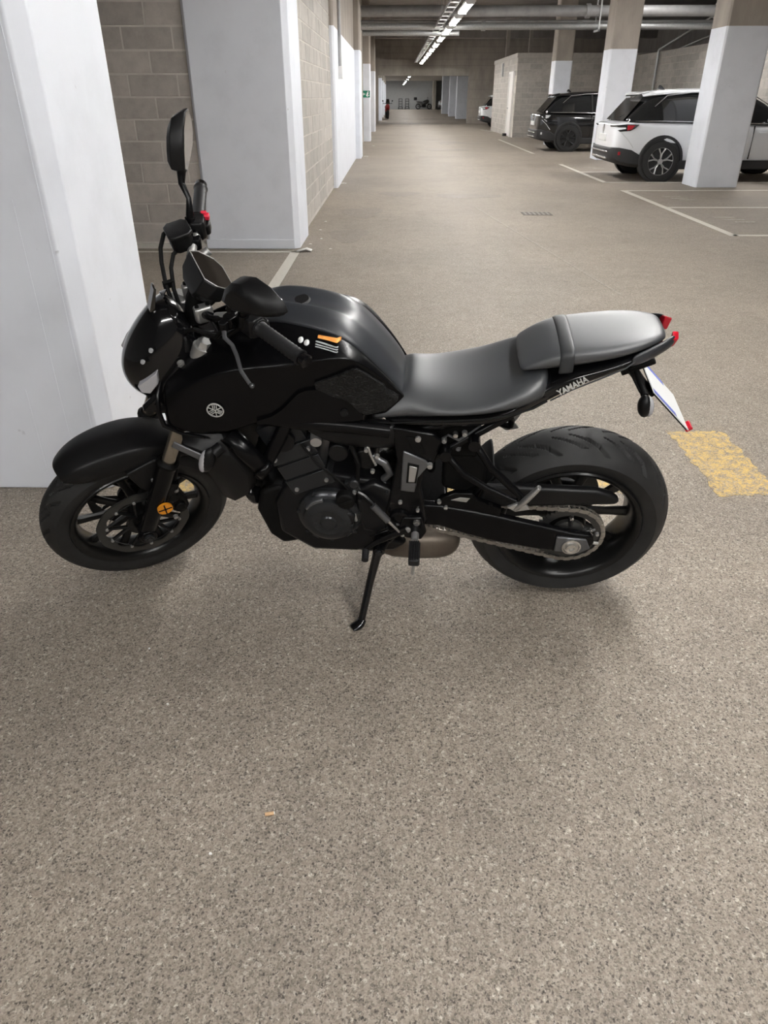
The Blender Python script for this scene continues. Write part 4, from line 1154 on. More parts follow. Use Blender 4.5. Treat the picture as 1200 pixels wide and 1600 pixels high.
    # warning label: two round marks, orange bar, lines of small print
def on_side(a, b, h=0.0012): return (a, side_y(a, b) + h, b)
def lab_quad(name, mat, cx, cz, w, h, tilt=-0.20, n=6):
    rows = []
    for i in range(n + 1):
        row = []
        for j in range(3):
            u = (i / n - 0.5) * w; v = (j / 2 - 0.5) * h
            x = cx - (u * cos(tilt) - v * sin(tilt)); z = cz + u * sin(tilt) + v * cos(tilt)
            row.append(on_side(x, z))
        rows.append(row)
    B(MB().grid(rows), name, mat, tank, solid=0.0006)
for dx in (0.0, 0.0155):
    pts = [on_side(0.770 - dx + 0.0068 * cos(2 * pi * k / 16), 0.986 - dx * 0.25 + 0.0042 * sin(2 * pi * k / 16)) for k in range(16)]
    B(MB().faces(pts, [tuple(range(16))]), 'label_round_mark', 'white_print', tank, solid=0.0006)
lab_quad('label_orange_bar', 'orange_print', 0.700, 0.9835, 0.058, 0.0038, -0.17, 16)
for k in range(3):
    lab_quad('label_print_line', 'grey_print', 0.704, 0.9782 - k * 0.0034, 0.058, 0.0018, -0.17, 16)

# ---- seats
def loft_half(rows, name, mat, parent=None, sub=2):
    R = []
    for x, half in rows:
        R.append([(x, -y, z) for y, z in half[::-1]] + [(x, y, z) for y, z in half[1:]])
    m = MB().grid(R, closeV=True, capU=True)
    return B(m, name, mat, parent, sub=sub)
ST = [
    (0.612, [(0, 0.762), (0.06, 0.762), (0.115, 0.760), (0.130, 0.754), (0.136, 0.742), (0.06, 0.740)]),
    (0.575, [(0, 0.775), (0.06, 0.776), (0.112, 0.782), (0.130, 0.772), (0.142, 0.745), (0.06, 0.740)]),
    (0.540, [(0, 0.800), (0.06, 0.802), (0.104, 0.806), (0.126, 0.788), (0.146, 0.748), (0.06, 0.740)]),
    (0.507, [(0, 0.834), (0.055, 0.834), (0.090, 0.826), (0.122, 0.800), (0.149, 0.752), (0.06, 0.740)]),
    (0.490, [(0, 0.838), (0.058, 0.837), (0.096, 0.826), (0.128, 0.800), (0.151, 0.754), (0.06, 0.740)]),
    (0.440, [(0, 0.824), (0.068, 0.824), (0.112, 0.812), (0.145, 0.790), (0.160, 0.766), (0.06, 0.750)]),
    (0.370, [(0, 0.820), (0.080, 0.821), (0.130, 0.812), (0.162, 0.798), (0.170, 0.778), (0.06, 0.760)]),
    (0.300, [(0, 0.828), (0.088, 0.829), (0.140, 0.822), (0.168, 0.808), (0.172, 0.786), (0.06, 0.77)]),
    (0.240, [(0, 0.848), (0.088, 0.852), (0.138, 0.848), (0.166, 0.830), (0.168, 0.796), (0.06, 0.78)]),
    (0.195, [(0, 0.866), (0.080, 0.874), (0.130, 0.872), (0.160, 0.848), (0.162, 0.806), (0.06, 0.79)]),
    (0.160, [(0, 0.876), (0.072, 0.884), (0.116, 0.884), (0.146, 0.858), (0.150, 0.818), (0.06, 0.80)]),
    (0.132, [(0, 0.880), (0.062, 0.882), (0.098, 0.878), (0.122, 0.858), (0.126, 0.830), (0.06, 0.81)])]
seat = loft_half(ST, 'rider_seat', 'vinyl')
B(MB().tube([(0.60, 0.135, 0.741), (0.54, 0.147, 0.747), (0.44, 0.160, 0.764), (0.37, 0.171, 0.776), (0.30, 0.173, 0.784), (0.23, 0.167, 0.796), (0.175, 0.155, 0.810), (0.14, 0.140, 0.824)], 0.003, n=6), 'seat_piping', 'matte', seat)
PS = [
    (0.214, [(0, 0.893), (0.060, 0.891), (0.082, 0.888), (0.087, 0.885), (0.089, 0.880), (0.03, 0.874)]),
    (0.200, [(0, 0.906), (0.066, 0.904), (0.090, 0.898), (0.096, 0.893), (0.100, 0.882), (0.03, 0.872)]),
    (0.165, [(0, 0.931), (0.074, 0.929), (0.097, 0.920), (0.103, 0.913), (0.109, 0.889), (0.03, 0.874)]),
    (0.122, [(0, 0.951), (0.080, 0.948), (0.102, 0.938), (0.108, 0.930), (0.114, 0.896), (0.03, 0.88)]),
    (0.075, [(0, 0.959), (0.084, 0.956), (0.106, 0.945), (0.111, 0.937), (0.116, 0.904), (0.03, 0.89)]),
    (0.010, [(0, 0.968), (0.086, 0.965), (0.107, 0.954), (0.112, 0.947), (0.116, 0.920), (0.03, 0.905)]),
    (-0.050, [(0, 0.976), (0.082, 0.973), (0.101, 0.962), (0.105, 0.955), (0.108, 0.933), (0.03, 0.92)]),
    (-0.095, [(0, 0.981), (0.070, 0.978), (0.087, 0.969), (0.091, 0.963), (0.093, 0.947), (0.03, 0.935)]),
    (-0.128, [(0, 0.982), (0.056, 0.979), (0.069, 0.972), (0.072, 0.967), (0.074, 0.956), (0.03, 0.948)]),
    (-0.142, [(0, 0.980), (0.044, 0.977), (0.055, 0.972), (0.058, 0.968), (0.060, 0.960), (0.03, 0.952)]),
    (-0.150, [(0, 0.973), (0.036, 0.971), (0.046, 0.968), (0.049, 0.965), (0.050, 0.960), (0.03, 0.956)])]
pil = loft_half(PS, 'pillion_seat', 'vinyl')
rows = []
for x in (0.118, 0.112, 0.088, 0.082):
    def sec(k): return interp([(-a[0], a[1][k][0]) for a in PS], -x), interp([(-a[0], a[1][k][1]) for a in PS], -x)
    half = [sec(k) for k in range(5)]
    lift = 0.0035 if x in (0.112, 0.088) else 0.0
    half = [(y * 0.985 + (lift if k > 1 else 0), z - 0.002 + (lift if k < 4 else 0)) for k, (y, z) in enumerate(half)]
    half.append((half[-1][0] - 0.004, half[-1][1] - 0.008))
    rows.append([(x, -y, z) for y, z in half[::-1]] + [(x, y, z) for y, z in half[1:]])
B(MB().grid(rows), 'seat_strap', 'vinyl_side', pil, sub=2, solid=0.003)

# ---- tail unit
TL = [
    (0.585, [(0, 0.745), (0.10, 0.748), (0.138, 0.746), (0.140, 0.738), (0.10, 0.722), (0, 0.722)]),
    (0.500, [(0, 0.750), (0.10, 0.754), (0.148, 0.754), (0.150, 0.738), (0.10, 0.716), (0, 0.716)]),
    (0.400, [(0, 0.760), (0.10, 0.766), (0.160, 0.770), (0.162, 0.746), (0.10, 0.712), (0, 0.712)]),
    (0.300, [(0, 0.765), (0.10, 0.770), (0.150, 0.768), (0.152, 0.742), (0.10, 0.716), (0, 0.716)]),
    (0.220, [(0, 0.795), (0.10, 0.80), (0.148, 0.796), (0.148, 0.766), (0.10, 0.742), (0, 0.742)]),
    (0.150, [(0, 0.85), (0.09, 0.862), (0.130, 0.858), (0.133, 0.812), (0.10, 0.780), (0, 0.780)]),
    (0.080, [(0, 0.88), (0.09, 0.892), (0.122, 0.888), (0.126, 0.856), (0.096, 0.828), (0, 0.828)]),
    (0.000, [(0, 0.90), (0.085, 0.910), (0.114, 0.906), (0.117, 0.886), (0.088, 0.866), (0, 0.866)]),
    (-0.070, [(0, 0.918), (0.078, 0.930), (0.102, 0.930), (0.104, 0.912), (0.078, 0.893), (0, 0.893)]),
    (-0.120, [(0, 0.930), (0.062, 0.948), (0.088, 0.950), (0.090, 0.932), (0.062, 0.912), (0, 0.912)]),
    (-0.150, [(0, 0.935), (0.04, 0.955), (0.072, 0.960), (0.075, 0.945), (0.045, 0.925), (0, 0.925)])]
tail = loft_half(TL, 'tail_unit', 'gloss')
for s_ in (1, -1):
    B(MB().grid([[(x, y * s_, z) for y, z in pr] for x, pr in (
        (-0.06, [(0.100, 0.938), (0.106, 0.928), (0.106, 0.910), (0.092, 0.900)]),
        (-0.11, [(0.088, 0.958), (0.096, 0.948), (0.094, 0.926), (0.078, 0.914)]),
        (-0.15, [(0.066, 0.972), (0.078, 0.962), (0.076, 0.944), (0.058, 0.932)]),
        (-0.168, [(0.052, 0.974), (0.062, 0.966), (0.060, 0.952), (0.048, 0.942)]))]), 'tail_pod', 'tank', tail, sub=2, solid=0.006)
    B(MB().faces([(-0.163, 0.040 * s_, 0.978), (-0.160, 0.069 * s_, 0.968), (-0.156, 0.066 * s_, 0.940), (-0.160, 0.042 * s_, 0.935),
                  (-0.182, 0.034 * s_, 0.974), (-0.178, 0.060 * s_, 0.966), (-0.170, 0.058 * s_, 0.944), (-0.176, 0.036 * s_, 0.940)],
                 [(0, 1, 2, 3), (7, 6, 5, 4), (0, 4, 5, 1), (1, 5, 6, 2), (2, 6, 7, 3), (3, 7, 4, 0)]), 'tail_light', 'red_lens', tail, bev=0.003)
    # light edge line on the side panel
    B(MB().tube([(0.13, 0.1285 * s_, 0.818), (0.08, 0.1240 * s_, 0.848), (0.0, 0.118 * s_, 0.886), (-0.05, 0.110 * s_, 0.908), (-0.07, 0.104 * s_, 0.925)], 0.0022, n=6), 'panel_edge', 'tank', tail)
def tail_txt(x, y, z):
    a = Vector((0.079, 0.862)); th = 0.545
    px = a.x - (x * cos(th) - y * sin(th)); pz = a.y + x * sin(th) + y * cos(th)
    return Vector((px, interp([(-0.07, 0.1045), (0.0, 0.1170), (0.08, 0.1262), (0.15, 0.1335)], px) + 0.0012 + z, pz))
text_mesh('tail_lettering', 'YAMAHA', 0.0265, M['silver_print'], tail, tail_txt, 0.0005, sx=0.74)
# grab recess under the pillion seat
B(MB().bb(0.20, 0.30, -0.09, 0.09, 0.745, 0.80).bb(0.30, 0.52, -0.10, 0.10, 0.60, 0.74), 'tail_core', 'matte', tail, bev=0.01)

# ---- licence plate holder
hold = MB().tube([(-0.06, 0, 0.885), (-0.095, 0, 0.848), (-0.130, 0, 0.806), (-0.17, 0, 0.768)], [0.028, 0.024, 0.020, 0.014], n=10, flat=(1.6, 0.6))
hold.box((-0.100, 0, 0.874), (0.09, 0.10, 0.016), Matrix.Rotation(0.45, 4, 'Y'))
holder = B(hold, 'plate_holder', 'matte', bev=0.004)
pa, pb = Vector((-0.142, 0, 0.824)), Vector((-0.262, 0, 0.706))
pt = (pb - pa).normalized(); pn = Vector((-pt.z, 0, pt.x)).normalized()
if pn.x > 0: pn = -pn
def plp(u, v, d): return pa + Vector((0, u, 0)) + pt * v + pn * d
PLW, PLH = 0.088, (pb - pa).length
m = MB().faces([plp(u, v, d) for d in (0.0, 0.0025) for u, v in ((-PLW, 0), (PLW, 0), (PLW, PLH), (-PLW, PLH))], [(0, 1, 2, 3), (7, 6, 5, 4), (0, 4, 5, 1), (1, 5, 6, 2), (2, 6, 7, 3), (3, 7, 4, 0)])
plate = B(m, 'number_plate', 'plate_white', holder)
for s_ in (1, -1):
    B(MB().faces([plp(u * s_, v, d) for d in (0.0022, 0.0032) for u, v in ((PLW * 0.78, 0.002), (PLW - 0.001, 0.002), (PLW - 0.001, PLH - 0.06), (PLW * 0.78, PLH - 0.06))], [(0, 1, 2, 3), (7, 6, 5, 4), (0, 4, 5, 1), (1, 5, 6, 2), (2, 6, 7, 3), (3, 7, 4, 0)]), 'plate_blue_band', 'plate_blue', holder)
B(MB().faces([plp(u, v, d) for d in (-0.005, -0.0005) for u, v in ((-PLW + 0.006, 0.006), (PLW - 0.006, 0.006), (PLW - 0.006, PLH + 0.006), (-PLW + 0.006, PLH + 0.006))], [(0, 1, 2, 3), (7, 6, 5, 4), (0, 4, 5, 1), (1, 5, 6, 2), (2, 6, 7, 3), (3, 7, 4, 0)]), 'plate_backing', 'matte', holder)
B(MB().box(plp(0.066, PLH + 0.004, 0.003), (0.010, 0.036, 0.020), Matrix.Rotation(-0.9, 4, 'Y')), 'red_reflector', 'red_lens', holder, bev=0.003)
for s_ in (1, -1):
    tsn = MB().tube([(-0.095, 0.03 * s_, 0.868), (-0.105, 0.08 * s_, 0.845), (-0.112, 0.118 * s_, 0.832)], [0.008, 0.009, 0.010], n=10)
    ts = B(tsn, 'turn_signal_stalk', 'matte', holder)
    B(MB().ball((-0.112, 0.135 * s_, 0.812), (0.018, 0.022, 0.032), 16, 10, Matrix.Rotation(0.15, 4, 'Y')), 'turn_signal', 'plastic', holder)
    B(MB().ball((-0.124, 0.135 * s_, 0.811), (0.012, 0.019, 0.029), 14, 8, Matrix.Rotation(0.15, 4, 'Y')), 'turn_signal_lens', 'lens', holder)
    B(MB().tube([(-0.06, 0.03 * s_, 0.885), (-0.082, 0.055 * s_, 0.86), (-0.10, 0.11 * s_, 0.838)], 0.0028, n=6), 'signal_cable', 'matte', holder)

# ---- frame
fr = MB()
for s_ in (1, -1):
    fr.tube([(1.10, 0.05 * s_, 0.84), (1.02, 0.13 * s_, 0.79), (0.93, 0.155 * s_, 0.765), (0.80, 0.150 * s_, 0.745), (0.66, 0.148 * s_, 0.735), (0.55, 0.145 * s_, 0.72)], 0.021, n=12)
    fr.tube([(0.825, 0.150 * s_, 0.752), (0.86, 0.152 * s_, 0.68), (0.905, 0.152 * s_, 0.60), (0.93, 0.150 * s_, 0.555)], [0.020, 0.0205, 0.021, 0.021], n=12)
    fr.tube([(0.50, 0.12 * s_, 0.70), (0.36, 0.11 * s_, 0.735), (0.18, 0.10 * s_, 0.80), (0.02, 0.08 * s_, 0.87)], 0.014, n=10)
    fr.tube([(0.46, 0.13 * s_, 0.60), (0.34, 0.12 * s_, 0.68), (0.22, 0.11 * s_, 0.76)], 0.012, n=10)
frame = B(fr, 'main_frame', 'frame_paint')
for s_ in (1, -1):
    # radiator side tube with an open end
    tb = MB().tube([(0.995, 0.165 * s_, 0.712), (0.95, 0.170 * s_, 0.655), (0.905, 0.170 * s_, 0.595)], 0.026, n=18, caps=False).tube([(0.915, 0.170 * s_, 0.606), (0.900, 0.170 * s_, 0.588)], 0.0275, n=18, caps=False)
    B(tb, 'engine_mount_tube', 'plate_paint' if False else 'frame_paint', frame, solid=0.004)
    # pivot plate
    out = [(0.545, 0.735), (0.430, 0.715), (0.405, 0.690), (0.425, 0.615), (0.452, 0.585), (0.462, 0.52), (0.452, 0.47), (0.440, 0.40), (0.452, 0.355), (0.50, 0.335), (0.555, 0.345), (0.572, 0.38), (0.560, 0.45), (0.545, 0.53), (0.530, 0.62)]
    pp = B(MB().prism(out, 0.118 * s_, 0.150 * s_), 'pivot_plate', 'frame_paint', frame, bev=0.007)
    B(MB().prism([(0.512, 0.66), (0.448, 0.628), (0.438, 0.612), (0.470, 0.565), (0.478, 0.51), (0.520, 0.515)], 0.148 * s_, 0.157 * s_), 'plate_facing', 'plate_paint', frame, bev=0.004)
    B(MB().prism([(0.499, 0.622), (0.467, 0.614), (0.474, 0.548), (0.503, 0.548)], 0.156 * s_, 0.159 * s_), 'plate_window', 'matte', frame, bev=0.004)
    B(MB().prism([(0.494, 0.612), (0.472, 0.606), (0.479, 0.553), (0.497, 0.553)], 0.158 * s_, 0.1605 * s_), 'plate_reflection', 'alu', frame, bev=0.003)  # bright metal patch stands in for a light reflection on the plate
    B(MB().prism([(0.505, 0.705), (0.475, 0.705), (0.450, 0.650), (0.475, 0.645)], 0.149 * s_, 0.152 * s_), 'plate_opening', 'matte', frame)
    B(MB().lathe([(0.148 * s_, 0.0), (0.148 * s_, 0.032), (0.160 * s_, 0.030), (0.163 * s_, 0.022), (0.158 * s_, 0.018), (0.160 * s_, 0.0)], (0.522, 0, 0.405), n=28), 'pivot_cap', 'frame_paint', frame)
    for p, r in (((0.472, 0.700), 0.009), ((0.437, 0.614), 0.009), ((0.470, 0.403), 0.013), ((0.497, 0.372), 0.010), ((0.520, 0.470), 0.007), ((0.468, 0.440), 0.006)):
        bolt(frame, (p[0], 0.150 * s_ + (0.008 if p[1] == 0.614 else 0), p[1]), r, 'alu', (0, s_, 0), 0.008)
    # glossy bar-shaped cover over the intake
    B(MB().grid([[(x, y * s_, z) for y, z in pr] for x, pr in (
        (0.775, [(0.120, 0.728), (0.145, 0.722), (0.150, 0.716), (0.142, 0.708), (0.120, 0.700)]),
        (0.72, [(0.120, 0.735), (0.150, 0.732), (0.158, 0.715), (0.150, 0.675), (0.120, 0.660)]),
        (0.64, [(0.120, 0.740), (0.152, 0.738), (0.162, 0.716), (0.152, 0.664), (0.120, 0.648)]),
        (0.56, [(0.120, 0.742), (0.154, 0.740), (0.163, 0.718), (0.152, 0.660), (0.120, 0.645)]),
        (0.535, [(0.115, 0.738), (0.145, 0.736), (0.150, 0.716), (0.142, 0.665), (0.115, 0.65)]))], capU=False), 'intake_side_cover', 'plastic', frame, sub=2, solid=0.004)

# ---- radiator with side shroud
rad = B(MB().box((1.03, 0, 0.60), (0.045, 0.30, 0.25), Matrix.Rotation(0.30, 4, 'Y')), 'radiator', 'matte', bev=0.006)
for s_ in (1, -1):
    sh_ = MB().grid([[(x, y * s_, z) for x, y, z in row] for row in (
        [(1.13, 0.150, 0.700), (1.115, 0.188, 0.688), (1.075, 0.175, 0.600), (1.045, 0.150, 0.470)],
        [(1.07, 0.165, 0.715), (1.055, 0.195, 0.668), (1.020, 0.180, 0.580), (1.015, 0.152, 0.455)],
        [(1.01, 0.170, 0.715), (0.990, 0.192, 0.655), (0.955, 0.175, 0.570), (0.975, 0.150, 0.480)],
        [(0.985, 0.150, 0.700), (0.965, 0.170, 0.640), (0.935, 0.160, 0.575), (0.950, 0.140, 0.510)])])
    B(sh_, 'radiator_shroud', 'plastic', rad, solid=0.006, bev=0.002)
    B(MB().box((1.10, 0.196 * s_, 0.667), (0.10, 0.006, 0.022), Matrix.Rotation(-0.55, 4, 'Y')), 'shroud_strip', 'plate_paint', rad, bev=0.003)
    ts = MB().tube([(1.01, 0.19 * s_, 0.685), (1.03, 0.205 * s_, 0.672)], [0.016, 0.018], n=12)
    ts.ball((1.047, 0.214 * s_, 0.655), (0.020, 0.020, 0.042), 16, 10, Matrix.Rotation(-0.35, 4, 'Y'))
    B(ts, 'front_turn_signal', 'plastic', rad)
    B(MB().ball((1.056, 0.215 * s_, 0.652), (0.016, 0.018, 0.040), 16, 10, Matrix.Rotation(-0.35, 4, 'Y')), 'front_signal_lens', 'lens', rad)
B(MB().tube([(0.95, 0.12, 0.56), (0.965, 0.10, 0.50), (0.96, 0.07, 0.46)], 0.014, n=10), 'radiator_hose', 'matte', rad)
B(MB().ball((0.990, 0.03, 0.395), (0.026, 0.05, 0.045), 16, 10, Matrix.Rotation(0.4, 4, 'Y')).cyl((0.985, 0.03, 0.42), (0.965, 0.06, 0.50), 0.010, n=8), 'horn', 'gloss', rad)

# ---- engine
eng = MB()
# crankcase
eng.prism([(0.90, 0.30), (0.905, 0.42), (0.86, 0.50), (0.72, 0.545), (0.56, 0.52), (0.50, 0.46), (0.50, 0.34), (0.56, 0.26), (0.66, 0.225), (0.80, 0.225)], -0.125, 0.125)
engine = B(eng, 'engine', 'engine', bev=0.016, segs=3)
# cylinder block leaning forward
ca, cb = Vector((0.775, 0, 0.49)), Vector((0.875, 0, 0.715))
cd = (cb - ca).normalized(); cn = Vector((cd.z, 0, -cd.x))
def cyp(t, u, y): return ca + cd * t + cn * u + Vector((0, y, 0))
LL = (cb - ca).length
cyl_ = MB()
def slab(t0, t1, u0, u1, yw):
    P = [cyp(t, u, y) for t in (t0, t1) for u in (u0, u1) for y in (-yw, yw)]
    cyl_.faces(P, [(0, 1, 3, 2), (4, 6, 7, 5), (0, 4, 5, 1), (2, 3, 7, 6), (0, 2, 6, 4), (1, 5, 7, 3)])
slab(0.0, 0.055, -0.072, 0.070, 0.130)
slab(0.055, 0.060, -0.066, 0.064, 0.124)
slab(0.060, 0.110, -0.070, 0.068, 0.128)
slab(0.110, 0.116, -0.066, 0.064, 0.124)
slab(0.116, 0.165, -0.074, 0.072, 0.128)
slab(0.165, LL, -0.062, 0.060, 0.120)
B(cyl_, 'cylinder_block', 'engine_hi', engine, bev=0.007)
for t, u in ((0.02, 0.05), (0.02, -0.05), (0.14, 0.055), (0.14, -0.055), (0.20, 0.03)):
    bolt(engine, cyp(t, u, 0.130), 0.007, 'alu')
B(MB().cyl(cyp(0.19, 0.0, 0.115), cyp(0.19, 0.0, 0.135), 0.034, n=24), 'cam_cover', 'engine', engine, bev=0.003)
# generator cover on the left
gx, gz = 0.735, 0.395
gen = MB().lathe([(0.12, 0.100), (0.140, 0.098), (0.150, 0.090), (0.155, 0.080), (0.166, 0.076), (0.172, 0.066), (0.176, 0.046), (0.174, 0.040), (0.174, 0.026), (0.178, 0.022), (0.178, 0.0)], (gx, 0, gz), n=40)
genc = B(gen, 'generator_cover', 'engine_hi', engine, ang=30)
B(MB().lathe([(0.150, 0.030), (0.172, 0.028), (0.176, 0.024), (0.176, 0.0)], (gx - 0.055, 0, gz + 0.085), n=24).box((gx - 0.055, 0.177, gz + 0.085), (0.045, 0.006, 0.009), Matrix.Rotation(0.5, 4, 'Y')), 'oil_filler_cap', 'matte', genc, bev=0.002)
for k in range(7):
    a = 2 * pi * k / 7 + 0.2
    bolt(genc, (gx + 0.094 * cos(a), 0.142, gz + 0.094 * sin(a)), 0.0075, 'engine_hi', (0, 1, 0), 0.007)
for a in (2.2, 3.0, 3.9, 5.3):
    p = Vector((gx + 0.082 * cos(a - 0.15), 0.158, gz + 0.082 * sin(a - 0.15))); q = Vector((gx + 0.082 * cos(a + 0.15), 0.158, gz + 0.082 * sin(a + 0.15)))
    B(MB().tube([p, q], 0.005, n=8), 'cover_rib', 'alu' if a in (2.2, 3.0) else 'engine_hi', genc)
B(MB().prism([(gx + 0.070, gz + 0.045), (gx + 0.045, gz + 0.075), (gx + 0.015, gz + 0.086), (gx + 0.010, gz + 0.070), (gx + 0.038, gz + 0.058), (gx + 0.055, gz + 0.035)], 0.150, 0.166), 'cover_bridge', 'plate_paint', genc, bev=0.004)
B(MB().prism([(gx - 0.02, gz - 0.03), (gx - 0.075, gz - 0.01), (gx - 0.082, gz + 0.03), (gx - 0.05, gz + 0.045), (gx - 0.02, gz + 0.02)], 0.155, 0.171), 'timing_cover', 'engine', genc, bev=0.006)
# bits and plugs crowded under the seat
for px_, pz_, mt in ((0.40, 0.68, 'alu'), (0.37, 0.70, 'chrome'), (0.345, 0.705, 'alu'), (0.36, 0.655, 'plate_paint')):
    bolt(engine, (px_, 0.125, pz_), 0.008, mt, (0, 1, 0), 0.01, 'wire_connector')
B(MB().tube([(0.42, 0.11, 0.66), (0.39, 0.13, 0.70), (0.36, 0.125, 0.68), (0.33, 0.12, 0.70), (0.30, 0.11, 0.72)], 0.004, n=6), 'wiring', 'plate_paint', engine)
B(MB().lathe([(-0.12, 0.095), (-0.145, 0.092), (-0.160, 0.080), (-0.168, 0.06), (-0.170, 0.0)], (0.66, 0, 0.40), n=36), 'clutch_cover', 'engine_hi', engine)
# front sprocket cover
spc = B(MB().prism([(0.655, 0.50), (0.60, 0.53), (0.535, 0.50), (0.515, 0.44), (0.53, 0.37), (0.585, 0.33), (0.635, 0.34), (0.652, 0.40)], 0.11, 0.145), 'sprocket_cover', 'engine', engine, bev=0.010, segs=3)
for p in ((0.64, 0.47), (0.56, 0.50), (0.56, 0.36)):
    bolt(spc, (p[0], 0.146, p[1]), 0.006, 'engine_hi')
# starter, throttle bodies, intake
B(MB().cyl((0.62, -0.1, 0.60), (0.62, 0.125, 0.60), 0.035, n=20).cyl((0.70, -0.1, 0.615), (0.70, 0.118, 0.615), 0.030, n=20), 'throttle_body', 'engine', engine, bev=0.004)
B(MB().tube([(0.60, 0.13, 0.62), (0.565, 0.138, 0.60), (0.55, 0.13, 0.56), (0.57, 0.12, 0.53)], 0.011, n=10), 'coolant_hose', 'plate_paint', engine)
B(MB().tube([(0.66, 0.13, 0.66), (0.64, 0.14, 0.60), (0.645, 0.14, 0.54), (0.66, 0.135, 0.51)], 0.007, n=8), 'breather_hose', 'matte', engine)
B(MB().tube([(0.80, 0.135, 0.66), (0.76, 0.145, 0.60), (0.70, 0.15, 0.545), (0.665, 0.148, 0.50)], 0.004, n=8), 'clutch_cable', 'matte', engine)
B(MB().tube([(0.62, 0.14, 0.70), (0.605, 0.146, 0.64), (0.59, 0.146, 0.60)], 0.004, n=8), 'wiring', 'alu', engine)
B(MB().box((0.66, 0.138, 0.515), (0.04, 0.02, 0.045), Matrix.Rotation(0.4, 4, 'Y')).cyl((0.655, 0.13, 0.53), (0.655, 0.155, 0.53), 0.016, n=16), 'clutch_release', 'engine_hi', engine, bev=0.004)
B(MB().cyl((0.76, 0.1, 0.68), (0.755, 0.148, 0.675), 0.016, n=14), 'coolant_plug', 'alu', engine)
for p in ((0.615, 0.148, 0.655), (0.585, 0.150, 0.635), (0.60, 0.142, 0.575), (0.655, 0.15, 0.50)):
    bolt(engine, p, 0.007, 'alu')
B(MB().prism([(0.82, 0.235), (0.62, 0.205), (0.54, 0.215), (0.50, 0.25), (0.60, 0.28), (0.80, 0.28)], -0.085, 0.105), 'oil_sump', 'engine', engine, bev=0.012)
# header collector / oil filter shield in front
B(MB().grid([[(x, y, z) for x, z in ((0.955, 0.44), (0.975, 0.36), (0.945, 0.255), (0.905, 0.215), (0.83, 0.235), (0.815, 0.32), (0.83, 0.44), (0.90, 0.465))] for y in (-0.10, -0.085, 0.075, 0.090)], closeV=True, capU=True), 'header_shield', 'matte', engine, bev=0.02, segs=3)
for y in (-0.045, 0.045):
    B(MB().tube([(0.885, y, 0.62), (0.93, y, 0.60), (0.955, y, 0.54), (0.95, y, 0.44), (0.93, y, 0.36)], 0.019, n=14), 'exhaust_header', 'matte', engine)
# under-slung silencer
B(MB().grid([[(x, y * w_, z0 + (z - z0) * w_) for y, z in ((-0.11, 0.17), (-0.09, 0.145), (0.07, 0.145), (0.095, 0.17), (0.095, 0.24), (0.07, 0.27), (-0.09, 0.27), (-0.11, 0.24))] for x, w_, z0 in ((0.60, 0.75, 0.21), (0.57, 1, 0.21), (0.42, 1, 0.21), (0.37, 0.92, 0.21), (0.335, 0.7, 0.22), (0.325, 0.4, 0.22))], closeV=True, capU=True), 'silencer', 'muffler', sub=1)

# ---- swingarm
sw = MB()
for s_ in (1, -1):
    out = [(0.555, 0.425), (0.50, 0.455), (0.40, 0.448), (0.30, 0.428), (0.10, 0.378), (0.00, 0.352), (-0.06, 0.345), (-0.075, 0.315), (-0.06, 0.285), (0.00, 0.272), (0.10, 0.282), (0.22, 0.305), (0.32, 0.335), (0.40, 0.365), (0.50, 0.372)]
    sw.prism(out, 0.112 * s_, 0.142 * s_)
sw.box((0.44, 0, 0.41), (0.12, 0.25, 0.07))
swing = B(sw, 'swingarm', 'satin', bev=0.009, segs=3)
# gusset plate above the arm
B(MB().prism([(0.43, 0.43), (0.40, 0.475), (0.36, 0.495), (0.31, 0.495), (0.29, 0.47), (0.22, 0.44), (0.22, 0.40), (0.40, 0.42)], 0.115, 0.135), 'swingarm_gusset', 'satin', swing, bev=0.004)
for p in ((0.405, 0.462), (0.385, 0.440), (0.255, 0.455)):
    bolt(swing, (p[0], 0.136, p[1]), 0.007, 'alu' if p[0] > 0.3 else 'matte')
B(MB().prism([(0.372, 0.468), (0.345, 0.48), (0.315, 0.478), (0.325, 0.462)], 0.134, 0.1365), 'gusset_opening', 'alu', swing, bev=0.002)
# chain guard
B(MB().prism([(0.275, 0.500), (0.19, 0.508), (-0.05, 0.502), (-0.098, 0.488), (-0.126, 0.466), (-0.112, 0.452), (0.03, 0.442), (0.20, 0.432), (0.265, 0.42), (0.29, 0.45)], 0.085, 0.118), 'chain_guard', 'plastic', swing, bev=0.011, segs=3)
# axle adjuster and nut
B(MB().prism([(0.045, 0.345), (-0.045, 0.337), (-0.062, 0.30), (-0.03, 0.278), (0.045, 0.285)], 0.141, 0.150), 'axle_block', 'plate_paint', swing, bev=0.003)
B(MB().lathe([(0.145, 0.030), (0.156, 0.029), (0.158, 0.024), (0.155, 0.022), (0.155, 0.018), (0.163, 0.017), (0.163, 0.009), (0.158, 0.008), (0.158, 0.0)], (-0.003, 0, 0.309), n=32), 'axle_nut', 'chrome', swing)
B(MB().tube([(-0.05, 0.130, 0.312), (-0.088, 0.130, 0.306)], 0.005, n=8), 'adjuster_bolt', 'alu', swing)
bolt(swing, (-0.075, 0.14, 0.355), 0.006, 'alu'); 
